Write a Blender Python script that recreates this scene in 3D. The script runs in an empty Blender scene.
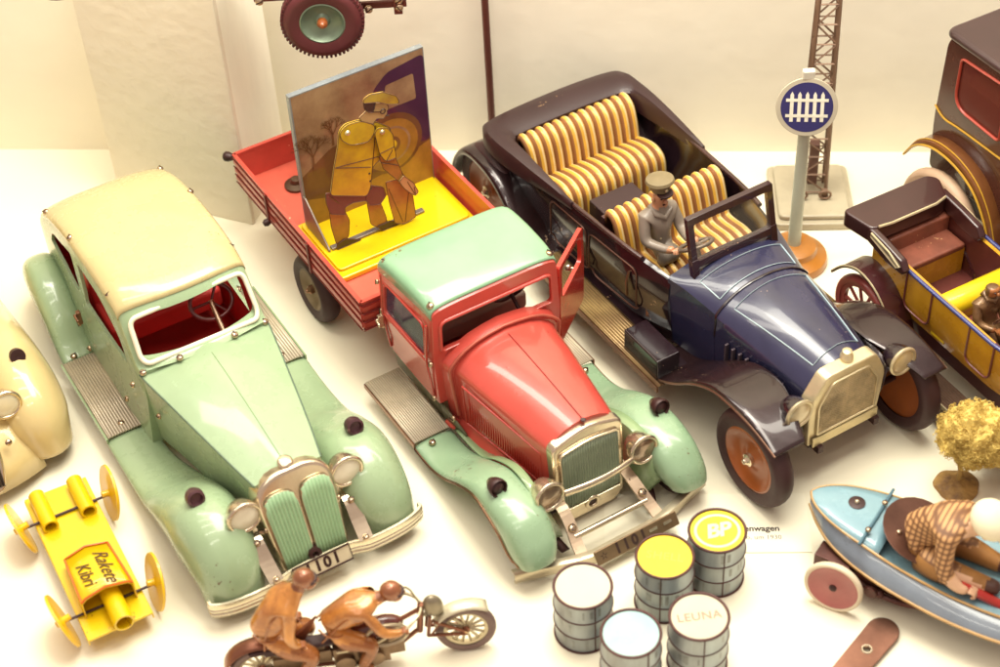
import bpy, bmesh, math, random
from mathutils import Vector, Matrix, noise
S = 0.01                      # modelling unit is the centimetre
R = math.radians
C = bpy.context.scene.collection
random.seed(7)

# ------------------------------------------------------------------ materials
def lin(c):
    return tuple(((v/255)/12.92 if v/255 <= 0.04045 else ((v/255+0.055)/1.055)**2.4) for v in c) + (1,)
_m = {}
def mat(name, col, rough=.35, metal=0., coat=0., var=.10, chips=0., chipcol=(70,45,35), bump=.0, bscale=60., nscale=45., col2=None, streak=None):
    if name in _m: return _m[name]
    m = bpy.data.materials.new(name); m.use_nodes = True; _m[name] = m
    nt = m.node_tree; N = nt.nodes; L = nt.links
    p = N['Principled BSDF']
    p.inputs['Metallic'].default_value = metal
    p.inputs['Coat Weight'].default_value = coat
    p.inputs['Coat Roughness'].default_value = .05
    tc = N.new('ShaderNodeTexCoord')
    vec = tc.outputs['Object']
    if streak:
        mp = N.new('ShaderNodeMapping'); mp.inputs['Scale'].default_value = streak
        L.new(vec, mp.inputs['Vector']); vec = mp.outputs['Vector']
    n1 = N.new('ShaderNodeTexNoise'); n1.inputs['Scale'].default_value = nscale; n1.inputs['Detail'].default_value = 6; n1.inputs['Roughness'].default_value = .62
    L.new(vec, n1.inputs['Vector'])
    rp = N.new('ShaderNodeValToRGB'); rp.color_ramp.elements[0].position = .33; rp.color_ramp.elements[1].position = .68
    c = lin(col); d = lin(col2) if col2 else tuple(v*(1-var*2.2) for v in c[:3])+(1,)
    rp.color_ramp.elements[0].color = d; rp.color_ramp.elements[1].color = c
    L.new(n1.outputs['Fac'], rp.inputs['Fac'])
    out = rp.outputs['Color']
    if chips > 0:
        n2 = N.new('ShaderNodeTexNoise'); n2.inputs['Scale'].default_value = 520; n2.inputs['Detail'].default_value = 3
        L.new(tc.outputs['Object'], n2.inputs['Vector'])
        n3 = N.new('ShaderNodeTexNoise'); n3.inputs['Scale'].default_value = 38; n3.inputs['Detail'].default_value = 2
        L.new(tc.outputs['Object'], n3.inputs['Vector'])
        ad = N.new('ShaderNodeMath'); ad.operation = 'ADD'; L.new(n2.outputs['Fac'], ad.inputs[0]); L.new(n3.outputs['Fac'], ad.inputs[1])
        r2 = N.new('ShaderNodeValToRGB'); t = .5*(1.375-chips*.14)
        r2.color_ramp.elements[0].position = t; r2.color_ramp.elements[1].position = t+.012
        ml = N.new('ShaderNodeMath'); ml.operation = 'MULTIPLY'; ml.inputs[1].default_value = .5
        L.new(ad.outputs[0], ml.inputs[0]); L.new(ml.outputs[0], r2.inputs['Fac'])
        mx = N.new('ShaderNodeMix'); mx.data_type = 'RGBA'; L.new(r2.outputs['Color'], mx.inputs[0]); L.new(out, mx.inputs[6]); mx.inputs[7].default_value = lin(chipcol)
        out = mx.outputs[2]
    L.new(out, p.inputs['Base Color'])
    mr = N.new('ShaderNodeMapRange'); mr.inputs['To Min'].default_value = max(.03, rough*.75); mr.inputs['To Max'].default_value = min(1, rough*1.35)
    L.new(n1.outputs['Fac'], mr.inputs['Value']); L.new(mr.outputs['Result'], p.inputs['Roughness'])
    if bump > 0:
        n4 = N.new('ShaderNodeTexNoise'); n4.inputs['Scale'].default_value = bscale; n4.inputs['Detail'].default_value = 3
        L.new(tc.outputs['Object'], n4.inputs['Vector'])
        b = N.new('ShaderNodeBump'); b.inputs['Strength'].default_value = bump; b.inputs['Distance'].default_value = .002
        L.new(n4.outputs['Fac'], b.inputs['Height']); L.new(b.outputs['Normal'], p.inputs['Normal'])
    return m

def glass(name, tint=(235,235,220), alpha=.16, rough=.05):
    m = bpy.data.materials.new(name); m.use_nodes = True; nt = m.node_tree; N = nt.nodes; L = nt.links
    for n in list(N): N.remove(n)
    o = N.new('ShaderNodeOutputMaterial'); mix = N.new('ShaderNodeMixShader'); t = N.new('ShaderNodeBsdfTransparent')
    p = N.new('ShaderNodeBsdfPrincipled'); p.inputs['Base Color'].default_value = lin(tint); p.inputs['Roughness'].default_value = rough
    lw = N.new('ShaderNodeLayerWeight'); fr = N.new('ShaderNodeMath'); fr.operation = 'POWER'; fr.inputs[1].default_value = 4; L.new(lw.outputs['Facing'], fr.inputs[0])
    ns = N.new('ShaderNodeTexNoise'); ns.inputs['Scale'].default_value = 90
    ad = N.new('ShaderNodeMath'); ad.operation = 'MULTIPLY_ADD'; ad.inputs[1].default_value = alpha*.6; ad.inputs[2].default_value = alpha*.7
    L.new(ns.outputs['Fac'], ad.inputs[0])
    a2 = N.new('ShaderNodeMath'); a2.operation = 'ADD'; L.new(ad.outputs[0], a2.inputs[0]); L.new(fr.outputs[0], a2.inputs[1])
    L.new(a2.outputs[0], mix.inputs[0]); L.new(t.outputs[0], mix.inputs[1]); L.new(p.outputs[0], mix.inputs[2]); L.new(mix.outputs[0], o.inputs[0])
    return m

# ------------------------------------------------------------------ geometry
def cr(pts, n=4, closed=False):
    """Catmull-Rom resample of a list of equal-length tuples"""
    P = [tuple(map(float, p)) for p in pts]; out = []; N_ = len(P)
    seg = N_ if closed else N_-1
    for i in range(seg):
        if closed: p0, p1, p2, p3 = P[(i-1) % N_], P[i], P[(i+1) % N_], P[(i+2) % N_]
        else: p0, p1, p2, p3 = P[max(i-1, 0)], P[i], P[i+1], P[min(i+2, N_-1)]
        for k in range(n):
            t = k/n
            out.append(tuple(.5*((2*b)+(-a+c)*t+(2*a-5*b+4*c-d)*t*t+(-a+3*b-3*c+d)*t**3) for a, b, c, d in zip(p0, p1, p2, p3)))
    if not closed: out.append(P[-1])
    return out

class MB:
    def __init__(s): s.v = []; s.f = []; s.m = []; s.cur = 0; s.T = Matrix.Identity(4)
    def add(s, vs, fs, m=None):
        k = len(s.v); s.v += [s.T @ Vector(v) for v in vs]
        s.f += [tuple(i+k for i in f) for f in fs]; s.m += [s.cur if m is None else m]*len(fs)
        return s
    def grid(s, rows, cu=False, cv=False, caps=False, m=None, mfun=None):
        """rows: list of point lists; cu closes each row, cv closes across rows"""
        nr, nc = len(rows), len(rows[0]); vs = [p for r in rows for p in r]; fs = []; ms = []
        for i in range(nr if cv else nr-1):
            for j in range(nc if cu else nc-1):
                a, b = i*nc+j, i*nc+(j+1) % nc; c, d = ((i+1) % nr)*nc+(j+1) % nc, ((i+1) % nr)*nc+j
                fs.append((a, b, c, d)); ms.append(mfun(i, j) if mfun else (s.cur if m is None else m))
        if caps:
            fs.append(tuple(range(nc-1, -1, -1))); fs.append(tuple((nr-1)*nc+j for j in range(nc))); ms += [s.cur if m is None else m]*2
        k = len(s.v); s.v += [s.T @ Vector(v) for v in vs]; s.f += [tuple(i+k for i in f) for f in fs]; s.m += ms
        return s
    def box(s, c, d, rot=None, m=None):
        M = rot if rot is not None else Matrix.Identity(3)
        vs = []
        for x in (-.5, .5):
            for y in (-.5, .5):
                for z in (-.5, .5): vs.append(Vector(c) + M @ Vector((x*d[0], y*d[1], z*d[2])))
        return s.add(vs, [(0,1,3,2),(4,6,7,5),(0,4,5,1),(2,3,7,6),(0,2,6,4),(1,5,7,3)], m)
    def tube(s, path, r, n=8, closed=False, m=None, flat=1.):
        P = [Vector(p) for p in path]; rows = []; up = Vector((0,0,1)); prev = None
        for i, p in enumerate(P):
            if closed: t = P[(i+1) % len(P)]-P[i-1]
            else: t = P[min(i+1, len(P)-1)]-P[max(i-1, 0)]
            t.normalize()
            if prev is None:
                x = t.cross(up)
                if x.length < .05: x = t.cross(Vector((1,0,0)))
                x.normalize()
            else:
                x = prev - t*prev.dot(t); x.normalize()
            prev = x; y = t.cross(x)
            rr = r[i] if isinstance(r, (list, tuple)) else r
            rows.append([p + (x*math.cos(2*math.pi*k/n) + y*math.sin(2*math.pi*k/n)*flat)*rr for k in range(n)])
        return s.grid(rows, cu=True, cv=closed, caps=not closed, m=m)
    def lathe(s, prof, origin=(0,0,0), axis=(0,0,1), n=28, m=None, caps=True, mfun=None):
        """prof: (radius, height along axis)"""
        A = Vector(axis).normalized(); x = A.cross(Vector((0,0,1)))
        if x.length < .05: x = A.cross(Vector((0,1,0)))
        x.normalize(); y = A.cross(x); O = Vector(origin)
        rows = [[O + A*h + (x*math.cos(2*math.pi*k/n)+y*math.sin(2*math.pi*k/n))*max(r, 1e-4) for k in range(n)] for r, h in prof]
        return s.grid(rows, cu=True, caps=caps, m=m, mfun=mfun)
    def prism(s, pts, fn, t0, t1, m=None):
        """closed 2D outline; fn(x, y, t) -> 3D"""
        n = len(pts); vs = [fn(x, y, t0) for x, y in pts] + [fn(x, y, t1) for x, y in pts]
        fs = [tuple(range(n-1, -1, -1)), tuple(range(n, 2*n))] + [(i, (i+1) % n, n+(i+1) % n, n+i) for i in range(n)]
        return s.add(vs, fs, m)
    def ball(s, c, r, n=14, m=None, rot=None):
        r = r if isinstance(r, (list, tuple)) else (r, r, r); M = rot if rot is not None else Matrix.Identity(3)
        rows = []
        for i in range(n//2+1):
            th = math.pi*i/(n//2)
            rows.append([Vector(c)+M @ Vector((r[0]*max(math.sin(th),1e-3)*math.cos(2*math.pi*k/n), r[1]*max(math.sin(th),1e-3)*math.sin(2*math.pi*k/n), r[2]*math.cos(th))) for k in range(n)])
        return s.grid(rows, cu=True, caps=True, m=m)
    def mesh(s, name, mats, scale=S, recalc=True, dist=0):
        me = bpy.data.meshes.new(name); me.from_pydata([tuple(v*scale) for v in s.v], [], s.f)
        for x in mats: me.materials.append(x)
        me.polygons.foreach_set('material_index', s.m)
        if recalc:
            bm = bmesh.new(); bm.from_mesh(me)
            if dist: bmesh.ops.remove_doubles(bm, verts=bm.verts, dist=dist*scale)
            bmesh.ops.recalc_face_normals(bm, faces=bm.faces); bm.to_mesh(me); bm.free()
        return me
    def build(s, name, mats, parent=None, smooth=38, bevel=0, seg=2, solid=0, sub=0, soff=-1, dist=0):
        if not isinstance(mats, (list, tuple)): mats = [mats]
        me = s.mesh(name, mats, dist=dist)
        return finish(me, name, parent, smooth, bevel, seg, solid, sub, soff)

def finish(me, name, parent=None, smooth=38, bevel=0, seg=2, solid=0, sub=0, soff=-1):
    if smooth:
        me.shade_smooth(); me.set_sharp_from_angle(angle=R(smooth))
    o = bpy.data.objects.new(name, me); C.objects.link(o)
    if parent is not None: o.parent = parent
    if solid:
        md = o.modifiers.new('solid', 'SOLIDIFY'); md.thickness = solid*S; md.offset = soff
    if bevel:
        md = o.modifiers.new('bevel', 'BEVEL'); md.width = bevel*S; md.segments = seg; md.limit_method = 'ANGLE'; md.angle_limit = R(40); md.harden_normals = True
    if sub:
        md = o.modifiers.new('sub', 'SUBSURF'); md.levels = sub; md.render_levels = sub
    return o

def boolean(base, cuts, mats, name, parent=None, smooth=35, bevel=0, ops=None):
    """base MB minus cut MBs (evaluated once, in centimetres)"""
    def tmp(mb, n):
        me = mb.mesh(n, mats, scale=1.0, dist=.0005); o = bpy.data.objects.new(n, me); C.objects.link(o); return o
    b = tmp(base, 'tmp'); cs = [tmp(c, 'cut') for c in cuts]
    for i, c in enumerate(cs):
        md = b.modifiers.new('b', 'BOOLEAN'); md.operation = (ops[i] if ops else 'DIFFERENCE'); md.solver = 'EXACT'; md.object = c; md.material_mode = 'INDEX'
    dg = bpy.context.evaluated_depsgraph_get(); dg.update()
    me = bpy.data.meshes.new_from_object(b.evaluated_get(dg), depsgraph=dg)
    for o in [b]+cs: bpy.data.objects.remove(o, do_unlink=True)
    me.transform(Matrix.Scale(S, 4)); me.name = name
    me.materials.clear()
    for x in mats: me.materials.append(x)
    return finish(me, name, parent, smooth, bevel)

def line_inside(me, idx, arange, zc, thr=-.35, yc=0):
    """faces that look inwards get the lining material"""
    for p in me.polygons:
        c = p.center/S; q = Vector((min(max(c.x, arange[0]), arange[1]), yc, zc))
        d = (c-q).normalized()
        if p.normal.dot(d) < thr: p.material_index = idx

def rrect(x0, x1, y0, y1, r, n=4):
    """rounded rectangle outline, r: radius or 4 radii (from lower left, counter-clockwise)"""
    r = r if isinstance(r, (list, tuple)) else (r,)*4; out = []
    for (cx, cy, a0, rr) in ((x0+r[0], y0+r[0], 180, r[0]), (x1-r[1], y0+r[1], 270, r[1]), (x1-r[2], y1-r[2], 0, r[2]), (x0+r[3], y1-r[3], 90, r[3])):
        for k in range(n+1):
            a = R(a0+90*k/n); out.append((cx+rr*math.cos(a), cy+rr*math.sin(a)))
    return out
def rpoly(pts, r, n=4):
    """polygon with rounded corners"""
    out = []; N_ = len(pts); r = r if isinstance(r, (list, tuple)) else [r]*N_
    for i in range(N_):
        p = Vector(pts[i]); a = (Vector(pts[i-1])-p); b = (Vector(pts[(i+1) % N_])-p)
        d = min(r[i], a.length*.45, b.length*.45); pa = p+a.normalized()*d; pb = p+b.normalized()*d
        for k in range(n+1):
            t = k/n; q = pa*(1-t)**2+p*2*t*(1-t)+pb*t*t; out.append((q.x, q.y))
    return out

def text_mb(mb, s, size, fn, m=None, shear=0., space=1., bold=0., res=3):
    """flat lettering; fn(x, y) -> 3D; returns its width"""
    cu = bpy.data.curves.new('t', 'FONT'); cu.body = s; cu.size = size; cu.align_x = 'CENTER'; cu.align_y = 'CENTER'
    cu.shear = shear; cu.space_character = space; cu.offset = bold; cu.resolution_u = res
    o = bpy.data.objects.new('t', cu); C.objects.link(o)
    dg = bpy.context.evaluated_depsgraph_get(); dg.update()
    me = bpy.data.meshes.new_from_object(o.evaluated_get(dg), depsgraph=dg)
    mb.add([fn(v.co.x, v.co.y) for v in me.vertices], [tuple(p.vertices) for p in me.polygons], m)
    bpy.data.objects.remove(o, do_unlink=True)

# ------------------------------------------------------------------ scene graph
def thing(name, label, cat, loc=(0,0,0), yaw=0, group=None):
    o = bpy.data.objects.new(name, None); C.objects.link(o); o.empty_display_size = .02
    o.location = Vector(loc)*S; o.rotation_euler = (0,0,R(yaw)); o['label'] = label; o['category'] = cat
    if group: o['group'] = group
    return o
def tag(o, label, cat, group=None):
    o['label'] = label; o['category'] = cat
    if group: o['group'] = group
    return o
def struct(o): o['kind'] = 'structure'; return o

_screw = {}
def screw(parent, p, nrm=(0,0,1), r=.15, name='screw', m=None):
    m = m or SCREW; key = (round(r,3), m.name)
    if key not in _screw:
        mb = MB(); mb.lathe([(r*.98,-.05),(r,.0),(r*.97,r*.25),(r*.7,r*.5),(r*.3,r*.62),(0,r*.65)], n=14)
        mb.box((0,0,r*.6), (r*1.75, r*.26, r*.22), m=1)
        _screw[key] = mb.mesh('screw', [m, DARKM]); _screw[key].shade_smooth(); _screw[key].set_sharp_from_angle(angle=R(50))
    o = bpy.data.objects.new(name, _screw[key]); C.objects.link(o); o.parent = parent
    o.location = Vector(p)*S
    q = Vector(nrm).to_track_quat('Z', 'Y'); o.rotation_mode = 'QUATERNION'
    from mathutils import Quaternion
    o.rotation_quaternion = q @ Quaternion((0,0,1), random.uniform(0, 3.1))
    return o

def fender(path, side, mats, parent, name='front_fender', n=2.3, nu=16, res=5, solid=.12, smooth=50, edge=None, mb=None):
    """path rows: (a, z, inner_b, outer_b, inner_drop, outer_drop)"""
    P = cr(path, res); rows = []
    for i, p in enumerate(P):
        q0, q1 = P[max(i-1,0)], P[min(i+1, len(P)-1)]
        t = Vector((q1[0]-q0[0], q1[1]-q0[1])).normalized(); nr = Vector((-t.y, t.x))
        a, z, bi, bo, di, do = p; row = []
        for k in range(nu+1):
            x = -math.cos(math.pi*k/nu); h = 1-(max(0, 1-abs(x)**n))**(1/n); d = h*(di if x < 0 else do)
            row.append((a-nr.x*d, side*((bi+bo)/2+x*(bo-bi)/2), z-nr.y*d))
        rows.append(row)
    g = mb or MB(); g.grid(rows)
    if mb: return rows
    o = g.build(name, mats, parent, smooth=smooth, solid=solid)
    o['_rows'] = 0; del o['_rows']
    if edge is not None:
        e = MB(); e.tube([r[-1] for r in rows], edge[0], n=6); e.build('edge_bead', edge[1], o)
    return o

def wheel(parent, c, r, w, tyre_m, disc_m, hub_m=None, side=-1, rim=.7, spokes=0, name='wheel', tilt=0, toff=0.):
    """axis along b; side -1: outer face towards -b"""
    e = bpy.data.objects.new(name, None); C.objects.link(e); e.parent = parent; e.location = Vector(c)*S; e.rotation_euler = (R(tilt), 0, 0); e.empty_display_size = .01
    t = MB(); k = (r-rim*r)/2; rc = r-k; prof = []
    for i in range(13):
        an = math.pi*(i/12) ; prof.append((rc+k*math.sin(an)*1.0 if True else 0, -math.cos(an)*w/2))
    prof = [(rim*r, -w*.38)]+[(rc+k*math.sin(math.pi*i/12), -math.cos(math.pi*i/12)*w/2) for i in range(13)]+[(rim*r, w*.38)]
    t.lathe(prof, axis=(0,1,0), n=40, caps=False)
    to = t.build('tyre', tyre_m, e, smooth=60)
    d = MB(); s = side
    if spokes == 0:
        d.lathe([(rim*r*1.02, s*w*.36), (rim*r*.94, s*w*.40), (rim*r*.88, s*w*.30), (rim*r*.72, s*w*.10), (rim*r*.35, s*w*.06), (rim*r*.22, s*w*.22), (rim*r*.1, s*w*.24), (0, s*w*.24)], axis=(0,1,0), n=36, caps=False)
        d.lathe([(rim*r*1.02, s*w*.36),(rim*r*1.02,-s*w*.3),(rim*r*.8,-s*w*.2),(0,-s*w*.2)], axis=(0,1,0), n=36, caps=False)
    else:
        d.lathe([(rim*r*1.03, -w*.3), (rim*r*1.03, w*.3), (rim*r*.86, w*.22), (rim*r*.86, -w*.22), (rim*r*1.03, -w*.3)], axis=(0,1,0), n=36, caps=False)
        d.lathe([(0, -w*.4), (rim*r*.16, -w*.4), (rim*r*.2, 0), (rim*r*.16, w*.4), (0, w*.4)], axis=(0,1,0), n=20, caps=False)
        for i in range(spokes):
            an = 2*math.pi*i/spokes
            d.tube([(math.cos(an)*rim*r*.12, 0, math.sin(an)*rim*r*.12), (math.cos(an)*rim*r*.9, 0, math.sin(an)*rim*r*.9)], r*.035+.02, n=6)
    d.build('rim', disc_m, e, smooth=45)
    if hub_m:
        h = MB(); h.lathe([(.0,0),(r*.13,0),(r*.13,w*.3*1),(r*.08,w*.36),(r*.05,w*.5),(0,w*.52)], origin=(0, s*w*.12, 0), axis=(0,s,0), n=12, caps=False); h.build('hub', hub_m, e)
    return e

def headlight(parent, c, r, shell_m, rim_m, lens_m, dir=(1,0,0), depth=1.2, name='headlight'):
    h = MB(); D = Vector(dir).normalized()
    h.lathe([(0,-depth*r),(r*.35,-depth*r*.96),(r*.7,-depth*r*.75),(r*.93,-depth*r*.35),(r,0)], origin=c, axis=D, n=26, caps=False)
    o = h.build(name, shell_m, parent, smooth=60)
    m = MB(); pr = [(r*(.93+.13*math.cos(2*math.pi*k/8)), r*.14*math.sin(2*math.pi*k/8)) for k in range(9)]
    m.lathe(pr, origin=c, axis=D, n=28, caps=False); m.build('rim', rim_m, o, smooth=70)
    l = MB(); l.lathe([(0,r*.13),(r*.4,r*.11),(r*.7,r*.06),(r*.9,-.02)], origin=c, axis=D, n=24, caps=False); l.build('lens', lens_m, o, smooth=70)
    return o

def figure(name, parent, nodes, edges, root, mats, mfun, sub=1):
    """skinned one-piece body; nodes {key: (x,y,z,r)}; returns the object"""
    bm = bmesh.new(); lay = bm.verts.layers.skin.verify(); vv = {}
    for k, (x, y, z, r) in nodes.items():
        v = bm.verts.new((x, y, z)); rr = r if isinstance(r, tuple) else (r, r); v[lay].radius = rr; v[lay].use_root = (k == root); vv[k] = v
    for a, b in edges: bm.edges.new((vv[a], vv[b]))
    me = bpy.data.meshes.new('sk'); bm.to_mesh(me); bm.free()
    o = bpy.data.objects.new('sk', me); C.objects.link(o)
    o.modifiers.new('s', 'SKIN').use_smooth_shade = True
    sd = o.modifiers.new('u', 'SUBSURF'); sd.levels = sub; sd.render_levels = sub
    dg = bpy.context.evaluated_depsgraph_get(); dg.update()
    m2 = bpy.data.meshes.new_from_object(o.evaluated_get(dg), depsgraph=dg)
    bpy.data.objects.remove(o, do_unlink=True)
    return m2

def figure_obj(name, parent, m2, extra, mats, mfun, smooth=60):
    """join skin mesh with extra MB shapes (nose, cap...) into one continuous object mesh"""
    mb = MB(); mb.add([v.co.copy() for v in m2.vertices], [tuple(p.vertices) for p in m2.polygons])
    base_n = len(mb.f)
    mb.m = [mfun(sum((Vector(mb.v[i]) for i in f), Vector())/len(f)) for f in mb.f]
    if extra is not None: mb.add(extra.v, extra.f); mb.m[base_n:] = extra.m
    return mb.build(name, mats, parent, smooth=smooth)
# ------------------------------------------------------------------ palette
CHROME = mat('nickel', (228,212,184), .22, .9, var=.10, chips=.22, chipcol=(120,90,66), bump=.05, bscale=120)
SCREW = mat('screw_steel', (205,180,150), .28, 1, var=.1)
BRASS = mat('brass_plate', (228,212,172), .32, .65, var=.14, chips=.3, chipcol=(110,80,45), bump=.12, bscale=200)
BRONZE = mat('dull_bronze', (150,112,88), .32, .9, var=.15, chips=.3)
DARKM = mat('dark_metal', (62,34,32), .45, .2, var=.15)
MINT2 = mat('lorry_mint_enamel', (142,170,136), .26, coat=.4, var=.05, chips=.28, chipcol=(110,100,75), bump=.05, bscale=45)
MINT = mat('mint_enamel', (152,174,136), .26, coat=.4, var=.05, chips=.28, chipcol=(110,100,75), bump=.05, bscale=45)
MINTD = mat('mint_enamel_side', (140,164,120), .22, coat=.5, var=.06, chips=.2, chipcol=(110,100,75), bump=.05, bscale=45)
CREAM = mat('cream_enamel', (190,174,124), .26, coat=.5, var=.05, chips=.25, chipcol=(150,120,70), bump=.05, bscale=40)
RED = mat('red_enamel', (206,82,70), .24, coat=.6, var=.07, chips=.3, chipcol=(120,40,34), bump=.05, bscale=45)
REDIN = mat('dark_red_lining', (214,60,52), .5, var=.12)
RUBBER = mat('brown_rubber', (62,32,32), .55, var=.12, bump=.1, bscale=200)
ORANGE = mat('orange_disc', (160,84,34), .35, coat=.3, var=.14, chips=.3)
NAVY = mat('navy_enamel', (46,46,74), .24, coat=.45, var=.12, chips=.3, chipcol=(140,120,110), bump=.05, bscale=40)
BLACKL = mat('black_enamel', (38,24,30), .18, coat=.7, var=.16, chips=.35, chipcol=(150,120,90), bump=.06, bscale=50)
HOODCL = mat('folded_hood', (50,27,29), .42, coat=.2, var=.10, chips=.15, chipcol=(140,110,80))
WHITE = mat('white_trim', (238,230,205), .4, var=.04)
LIGHTB = mat('pale_blue_line', (164,184,190), .4, var=.05)

# ------------------------------------------------------------------ the display case
m_floor = mat('cream_board', (240,233,208), .5, var=.015, bump=.02, bscale=30, nscale=6)
m_wall = mat('painted_wall', (240,232,212), .75, var=.02, bump=.22, bscale=55, nscale=9, streak=(1,1,3.5))
a = R(-5.98)
ux, uy = math.cos(a), math.sin(a)           # along the foot of the back wall
P0 = Vector((.62, 79.0, 0))
def wp(t, z, d=0): return P0 + Vector((ux*t + uy*d*1, uy*t - ux*d, z))   # d towards the room
mb = MB(); mb.add([(-90,-10,0),(90,-10,0),(90,95,0),(-90,95,0)], [(0,1,2,3)])
struct(mb.build('ground', m_floor, smooth=0))
mb = MB(); mb.box((0,0,22.0), (180,2.0,46))
o = struct(mb.build('wall', m_wall, smooth=0)); o.location = (wp(0,0,-1.02))*S; o.rotation_euler = (0,0,a)

# pedestal block standing at the back
m_plaster = mat('pedestal_plaster', (232,222,200), .8, var=.02, bump=.3, bscale=110, nscale=16, streak=(1,1,2.2))
m_plaster_lit = mat('pedestal_lit_side', (250,246,226), .6, var=.03, bump=.1, bscale=30, streak=(3,3,.6))  # whiter than the front: brightness of the lit side put into the colour
ped = thing('pedestal', 'tall off-white plaster block with rough front face behind the green sedan', 'pedestal', (-16.6,75.6,0), -24)
mb = MB()
mb.box((0,0,7.6),(8.3,.3,15.2)); mb.build('front_panel', m_plaster, ped, smooth=0, bevel=.06)
mb = MB(); mb.box((-.03,2.26,7.62),(8.22,4.2,15.24)); mb.build('block', m_plaster_lit, ped, smooth=0, bevel=.08)

# slim rod at the back
mb = MB(); mb.lathe([(0,0),(.55,0),(.55,.12),(.2,.2),(.19,16),(0,16)], n=16)
rod = mb.build('support_rod', mat('rod_brown', (98,52,44), .4, .2), smooth=50); rod.location = wp(-.3,0,.6)*S
tag(rod, 'thin dark brown upright rod standing against the back wall behind the touring car', 'rod')

# caption card on the floor
card = thing('caption_card', 'white caption card lying flat beside the barrels with a German line and the year 1930', 'card', (8.6,51.0,0.0), -4)
mb = MB(); mb.box((0,0,.03),(9.0,3.4,.05)); mb.build('paper', mat('card_paper', (244,238,214), .5, var=.01), card, smooth=0)
tm = mat('print_ink', (48,28,26), .6); tm2 = mat('print_grey', (104,84,74), .6)
mb = MB()
def cf(x, y): return (x, y, .0585)
mb.T = Matrix.Translation((2.42,-.36,0)); text_mb(mb, 'enwagen', .44, cf, bold=.012)
mb.build('caption', tm, card, smooth=0)
mb = MB(); mb.T = Matrix.Translation((2.47,-.86,0)); text_mb(mb, 'o, um 1930', .34, cf)
mb.build('caption', tm2, card, smooth=0)
# ------------------------------------------------------------------ body sections
def section(a, zt, ze, w, zb, wb, n=2.8, na=18, skew=0):
    """closed ring in the plane a = const: crown height zt, edge height ze, half width w, sill zb / wb"""
    pts = [(a, -wb, zb), (a, -wb-(w-wb)*.4, zb+(ze-zb)*.3), (a, -w-(wb-w)*.1, zb+(ze-zb)*.62)]
    for k in range(na+1):
        t = math.pi*k/na; c, s_ = -math.cos(t), math.sin(t)
        pts.append((a, w*(abs(c)**(2/n))*(1 if c > 0 else -1), ze+(zt-ze)*(abs(s_)**(2/n))))
    pts += [(a, w+(wb-w)*.1, zb+(ze-zb)*.62), (a, wb+(w-wb)*.4, zb+(ze-zb)*.3), (a, wb, zb)]
    return pts
def inset(ring, d, a=None, zup=None):
    ys = [p[1] for p in ring]; zs = [p[2] for p in ring]; w = max(ys); z1 = max(zs); z0 = min(zs)
    zc = (z0+z1)/2
    return [(p[0] if a is None else a, p[1]*(w-d)/w, zc+(p[2]-zc)*((z1-zc-d)/(z1-zc))) for p in ring]

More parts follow.
